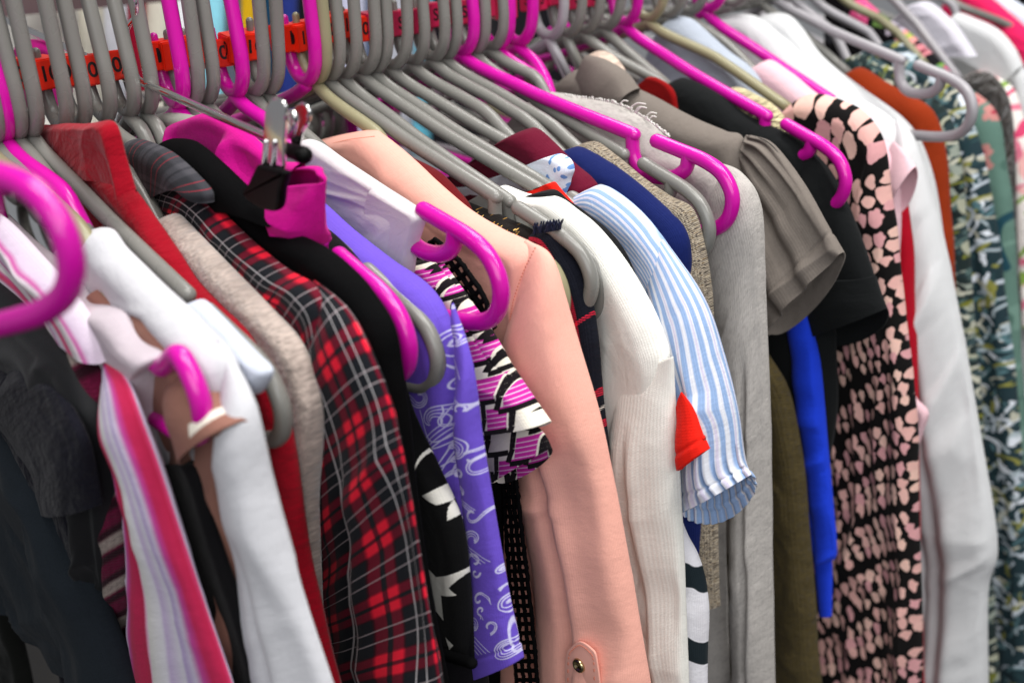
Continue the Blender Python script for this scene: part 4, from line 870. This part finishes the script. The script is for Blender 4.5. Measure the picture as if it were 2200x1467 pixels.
G1('violet_floral_dress', 1975, 'black dress with violet and pink flowers at the right edge, lowest of the florals', 'dress', a.material(var=.05), [(2130, 180), (2190, 230), (2235, 330), (2250, 500), (2270, 900), (2290, 1640)], T=.013)
g = garment('white_collar_shirt', 1965, 'white shirt with a big folded collar at the top right', 'shirt')
sheet('collar', WS, 1945, [(2036, 50), (2060, 28), (2100, 42), (2146, 66), (2178, 102), (2198, 142)], I=[(2024, 98), (2052, 116), (2082, 130), (2112, 146), (2140, 166), (2162, 182)], T=.010, fold=.001, parent=g)
sheet('body', WS, 1965, [(2060, 30), (2120, 55), (2180, 120), (2220, 200), (2260, 400), (2280, 900)], T=.012, parent=g, ds=.006)
G1('pale_sleeve_top', 1900, 'pale lilac garment peeping between two grey arms left of the white collar', 'garment', fabric('pale_lilac', '#cfccd6'), [(1960, 10), (1990, 3), (2020, 18), (2060, 60), (2100, 120)], T=.009)
G1('hot_pink_top', 2085, 'hot pink strap top at the top right corner', 'top', fabric('hot_pink', '#e0245e', var=.05), [(2060, -50), (2110, -15), (2150, 12), (2200, 55), (2260, 120), (2300, 300)], T=.012)
G1('light_blue_top', 2120, 'pale blue garment beyond the hot pink strap at the corner', 'garment', fabric('pale_blue', '#d5dcea'), [(2110, -50), (2160, -15), (2220, 30), (2300, 120), (2360, 400)], T=.012)
G1('dark_fill_sheet', 2170, 'black sheet added as dark fill at the far end of the row', 'garment', BK, [(2100, -90), (2180, -30), (2260, 30), (2400, 200), (2500, 900), (2520, 1640)], T=.014)  # black sheet added as dark fill behind the last garments

# ------------------------------------------------------------------ hangers, near to far
gx = 'grey plastic hanger '
m10 = ('10', ORANGE); mS = ('S', PINKP)
HL = [
    (-195, MAG, 'magenta hanger nearest of all, its big blurred loop at the left edge', None, None),
    (-30, MAG, 'magenta hanger inside the pinkish white tank top, its loop end showing at the armhole', (412, 868), None),
    (-8, OLIVE, 'olive grey hanger ending in a round tip above the mocha brown top', (455, 850), None),
    (14, GREY, gx + 'dark and half hidden beside the leftmost magenta hook', (430, 830), m10),
    (35, MAG, 'magenta hanger whose arm slips into the white long sleeved top', (512, 835), m10),
    (62, GREY, gx + 'hooked second after the magenta one at the far left', (490, 815), m10),
    (90, GREY, gx + 'with a bare arm in front of the red sweater', (403, 633), m10),
    (155, GREY, gx + 'carrying the red sweater, its hook behind the red collar', (585, 828), m10),
    (195, GREY, gx + 'carrying the beige velvet top', (668, 812), m10),
    (250, GREY, gx + 'carrying the red plaid shirt', (765, 730), m10),
    (300, GREY, gx + 'carrying the black jacket', (828, 705), m10),
    (335, GREY, gx + 'right behind the chrome rod, left of a magenta hook', (836, 735), None),
    (400, MAG, 'magenta hanger whose round end shows between the black jacket and the violet top', (688, 520), m10),
    (425, GREY, gx + 'whose round end shows beside a magenta one left of the violet top', (745, 548), m10),
    (460, GREY, gx + 'carrying the violet top with white swirls', (968, 722), m10),
    (525, MAG, 'magenta hanger holding the white sleeveless blouse, its loop end out at the armhole', (1062, 618), m10),
    (560, GREY, gx + 'carrying the ruffled magenta and black print top', (1068, 775), m10),
    (588, GREY, gx + 'carrying the black net top', (1052, 760), m10),
    (672, MAG, 'magenta hanger whose arm runs down into the peach blouse', (1195, 622), m10),
    (692, OLIVE, 'olive grey hanger just above the magenta arm of the peach blouse', (1200, 645), m10),
    (720, GREY, gx + 'first of the bare arms right of the peach blouse', (1066, 424), m10),
    (752, GREY, gx + 'second of the bare arms right of the peach blouse', (1096, 434), m10),
    (790, GREY, gx + 'third of the bare arms, above the cream knit', (1160, 408), m10),
    (815, GREY, gx + 'fourth of the bare arms, its tip beside the red scrap', (1180, 402), m10),
    (852, GREY, gx + 'fifth of the bare arms, its tip before the maroon top', (1240, 388), mS),
    (900, GREY, gx + 'carrying the maroon top', (1380, 485), mS),
    (942, GREY, gx + 'carrying the navy top', (1465, 500), mS),
    (968, GREY, gx + 'carrying the speckled tweed top', (1500, 492), mS),
    (1005, MAG, 'magenta hanger with a bare notched end hanging in front of the heather grey sweater', (1362, 290), None),
    (1030, GREY, gx + 'between two magenta hooks left of the centre', (1340, 332), mS),
    (1078, MAG, 'magenta hanger mostly hidden behind the bare notched magenta one', (1600, 445), mS),
    (1066, GREY, gx + 'carrying the heather grey sweater with the frayed neck', (1592, 432), mS),
    (1122, MAG, 'magenta hanger whose arm runs down to the frayed neck of the grey sweater', (1600, 445), mS),
    (1190, PALE, 'pale grey hanger carrying the taupe puff sleeve top', (1690, 395), mS),
    (1225, GREY, gx + 'just right of the pale one with the taupe top', (1700, 405), mS),
    (1262, GREY, gx + 'second right of the pale one with the taupe top', (1722, 400), mS),
    (1305, GREY, gx + 'carrying the black tee', (1775, 402), mS),
    (1350, MAG, 'magenta hanger carrying the cream lace top, its loop end beside the black tee', (1648, 250), None),
    (1400, OLIVE, 'olive hanger with a square notched end above the pink and black tie dye top', (1885, 335), None),
    (1440, GREY, gx + 'carrying the pale blue grey top at the top edge', (1880, 342), None),
    (1482, GREY, gx + 'carrying the pale pink top', (1890, 330), None),
    (1520, MAG, 'magenta hanger with a long arm in front of the white shirts', (1905, 338), None),
    (1575, GREY, gx + 'carrying the nearer white shirt', (1945, 322), None),
    (1612, GREY, gx + 'carrying the farther white shirt', (1978, 338), None),
    (1640, GREY, gx + 'carrying the rust orange top', (2015, 312), None),
    (1668, PALE, 'pale grey hanger with a bare loop end in front of the green leaf print', (1936, 130), None),
    (1705, PALE, 'pale grey hanger just behind the one with the bare loop end', (2050, 300), None),
    (1742, PALE, 'second pale grey hanger behind the one with the bare loop end', (2085, 292), None),
    (1795, OLIVE, 'olive hanger lying along the black floral top', (2125, 285), None),
    (1885, PALE, 'pale grey hanger under the white folded collar', (2150, 218), None),
    (1960, PALE, 'pale grey hanger at the top right, above the white folded collar', (2215, 160), None),
    (2040, GREY, gx + 'beside the bright pink strap at the top right corner', (2270, 150), None),
]
WEAR = {-30: (-27, .47), -8: (6, 1), 14: (40, 1), 35: (40, 1), 62: (40, 1), 155: (152, 1), 195: (200, 1), 250: (252, 1), 300: (302, 1), 335: (302, 1), 460: (462, 1), 525: (528, .52), 560: (562, 1), 588: (594, 1), 672: (674, 1), 692: (694, 1), 900: (902, 1), 942: (944, 1), 968: (968, 1), 1066: (1068, 1), 1078: (1068, 1), 1122: (1068, 1), 1190: (1194, 1), 1225: (1194, 1), 1262: (1308, 1), 1305: (1308, 1), 1400: (1404, 1), 1795: (1835, 1), 1440: (1442, 1), 1482: (1486, 1), 1520: (1524, 1), 1575: (1577, 1), 1612: (1616, 1), 1640: (1644, 1), 1705: (1702, 1), 1742: (1768, 1), 1885: (1872, 1), 1960: (1965, 1), 2040: (2085, 1)}      # which shoulder line each hanger fills
for k, (q, mt, lb, cap, mk) in enumerate(HL):
    wr = (*BODY[WEAR[q][0]], WEAR[q][1]) if q in WEAR else None
    hanger(q, mt, lb, cap, yaw=random.uniform(-.03, .03), tilt=random.uniform(-.015, .015), r=.0041 if mt is MAG else .0038, marker=mk, place=(-.1408, .0383, .0319, .3208, .1971) if q == -195 else None,
           worn=q not in (90, 400, 425, 720, 752, 790, 815, 852, 1005, 1030, 1350, 1668), wear=wr)
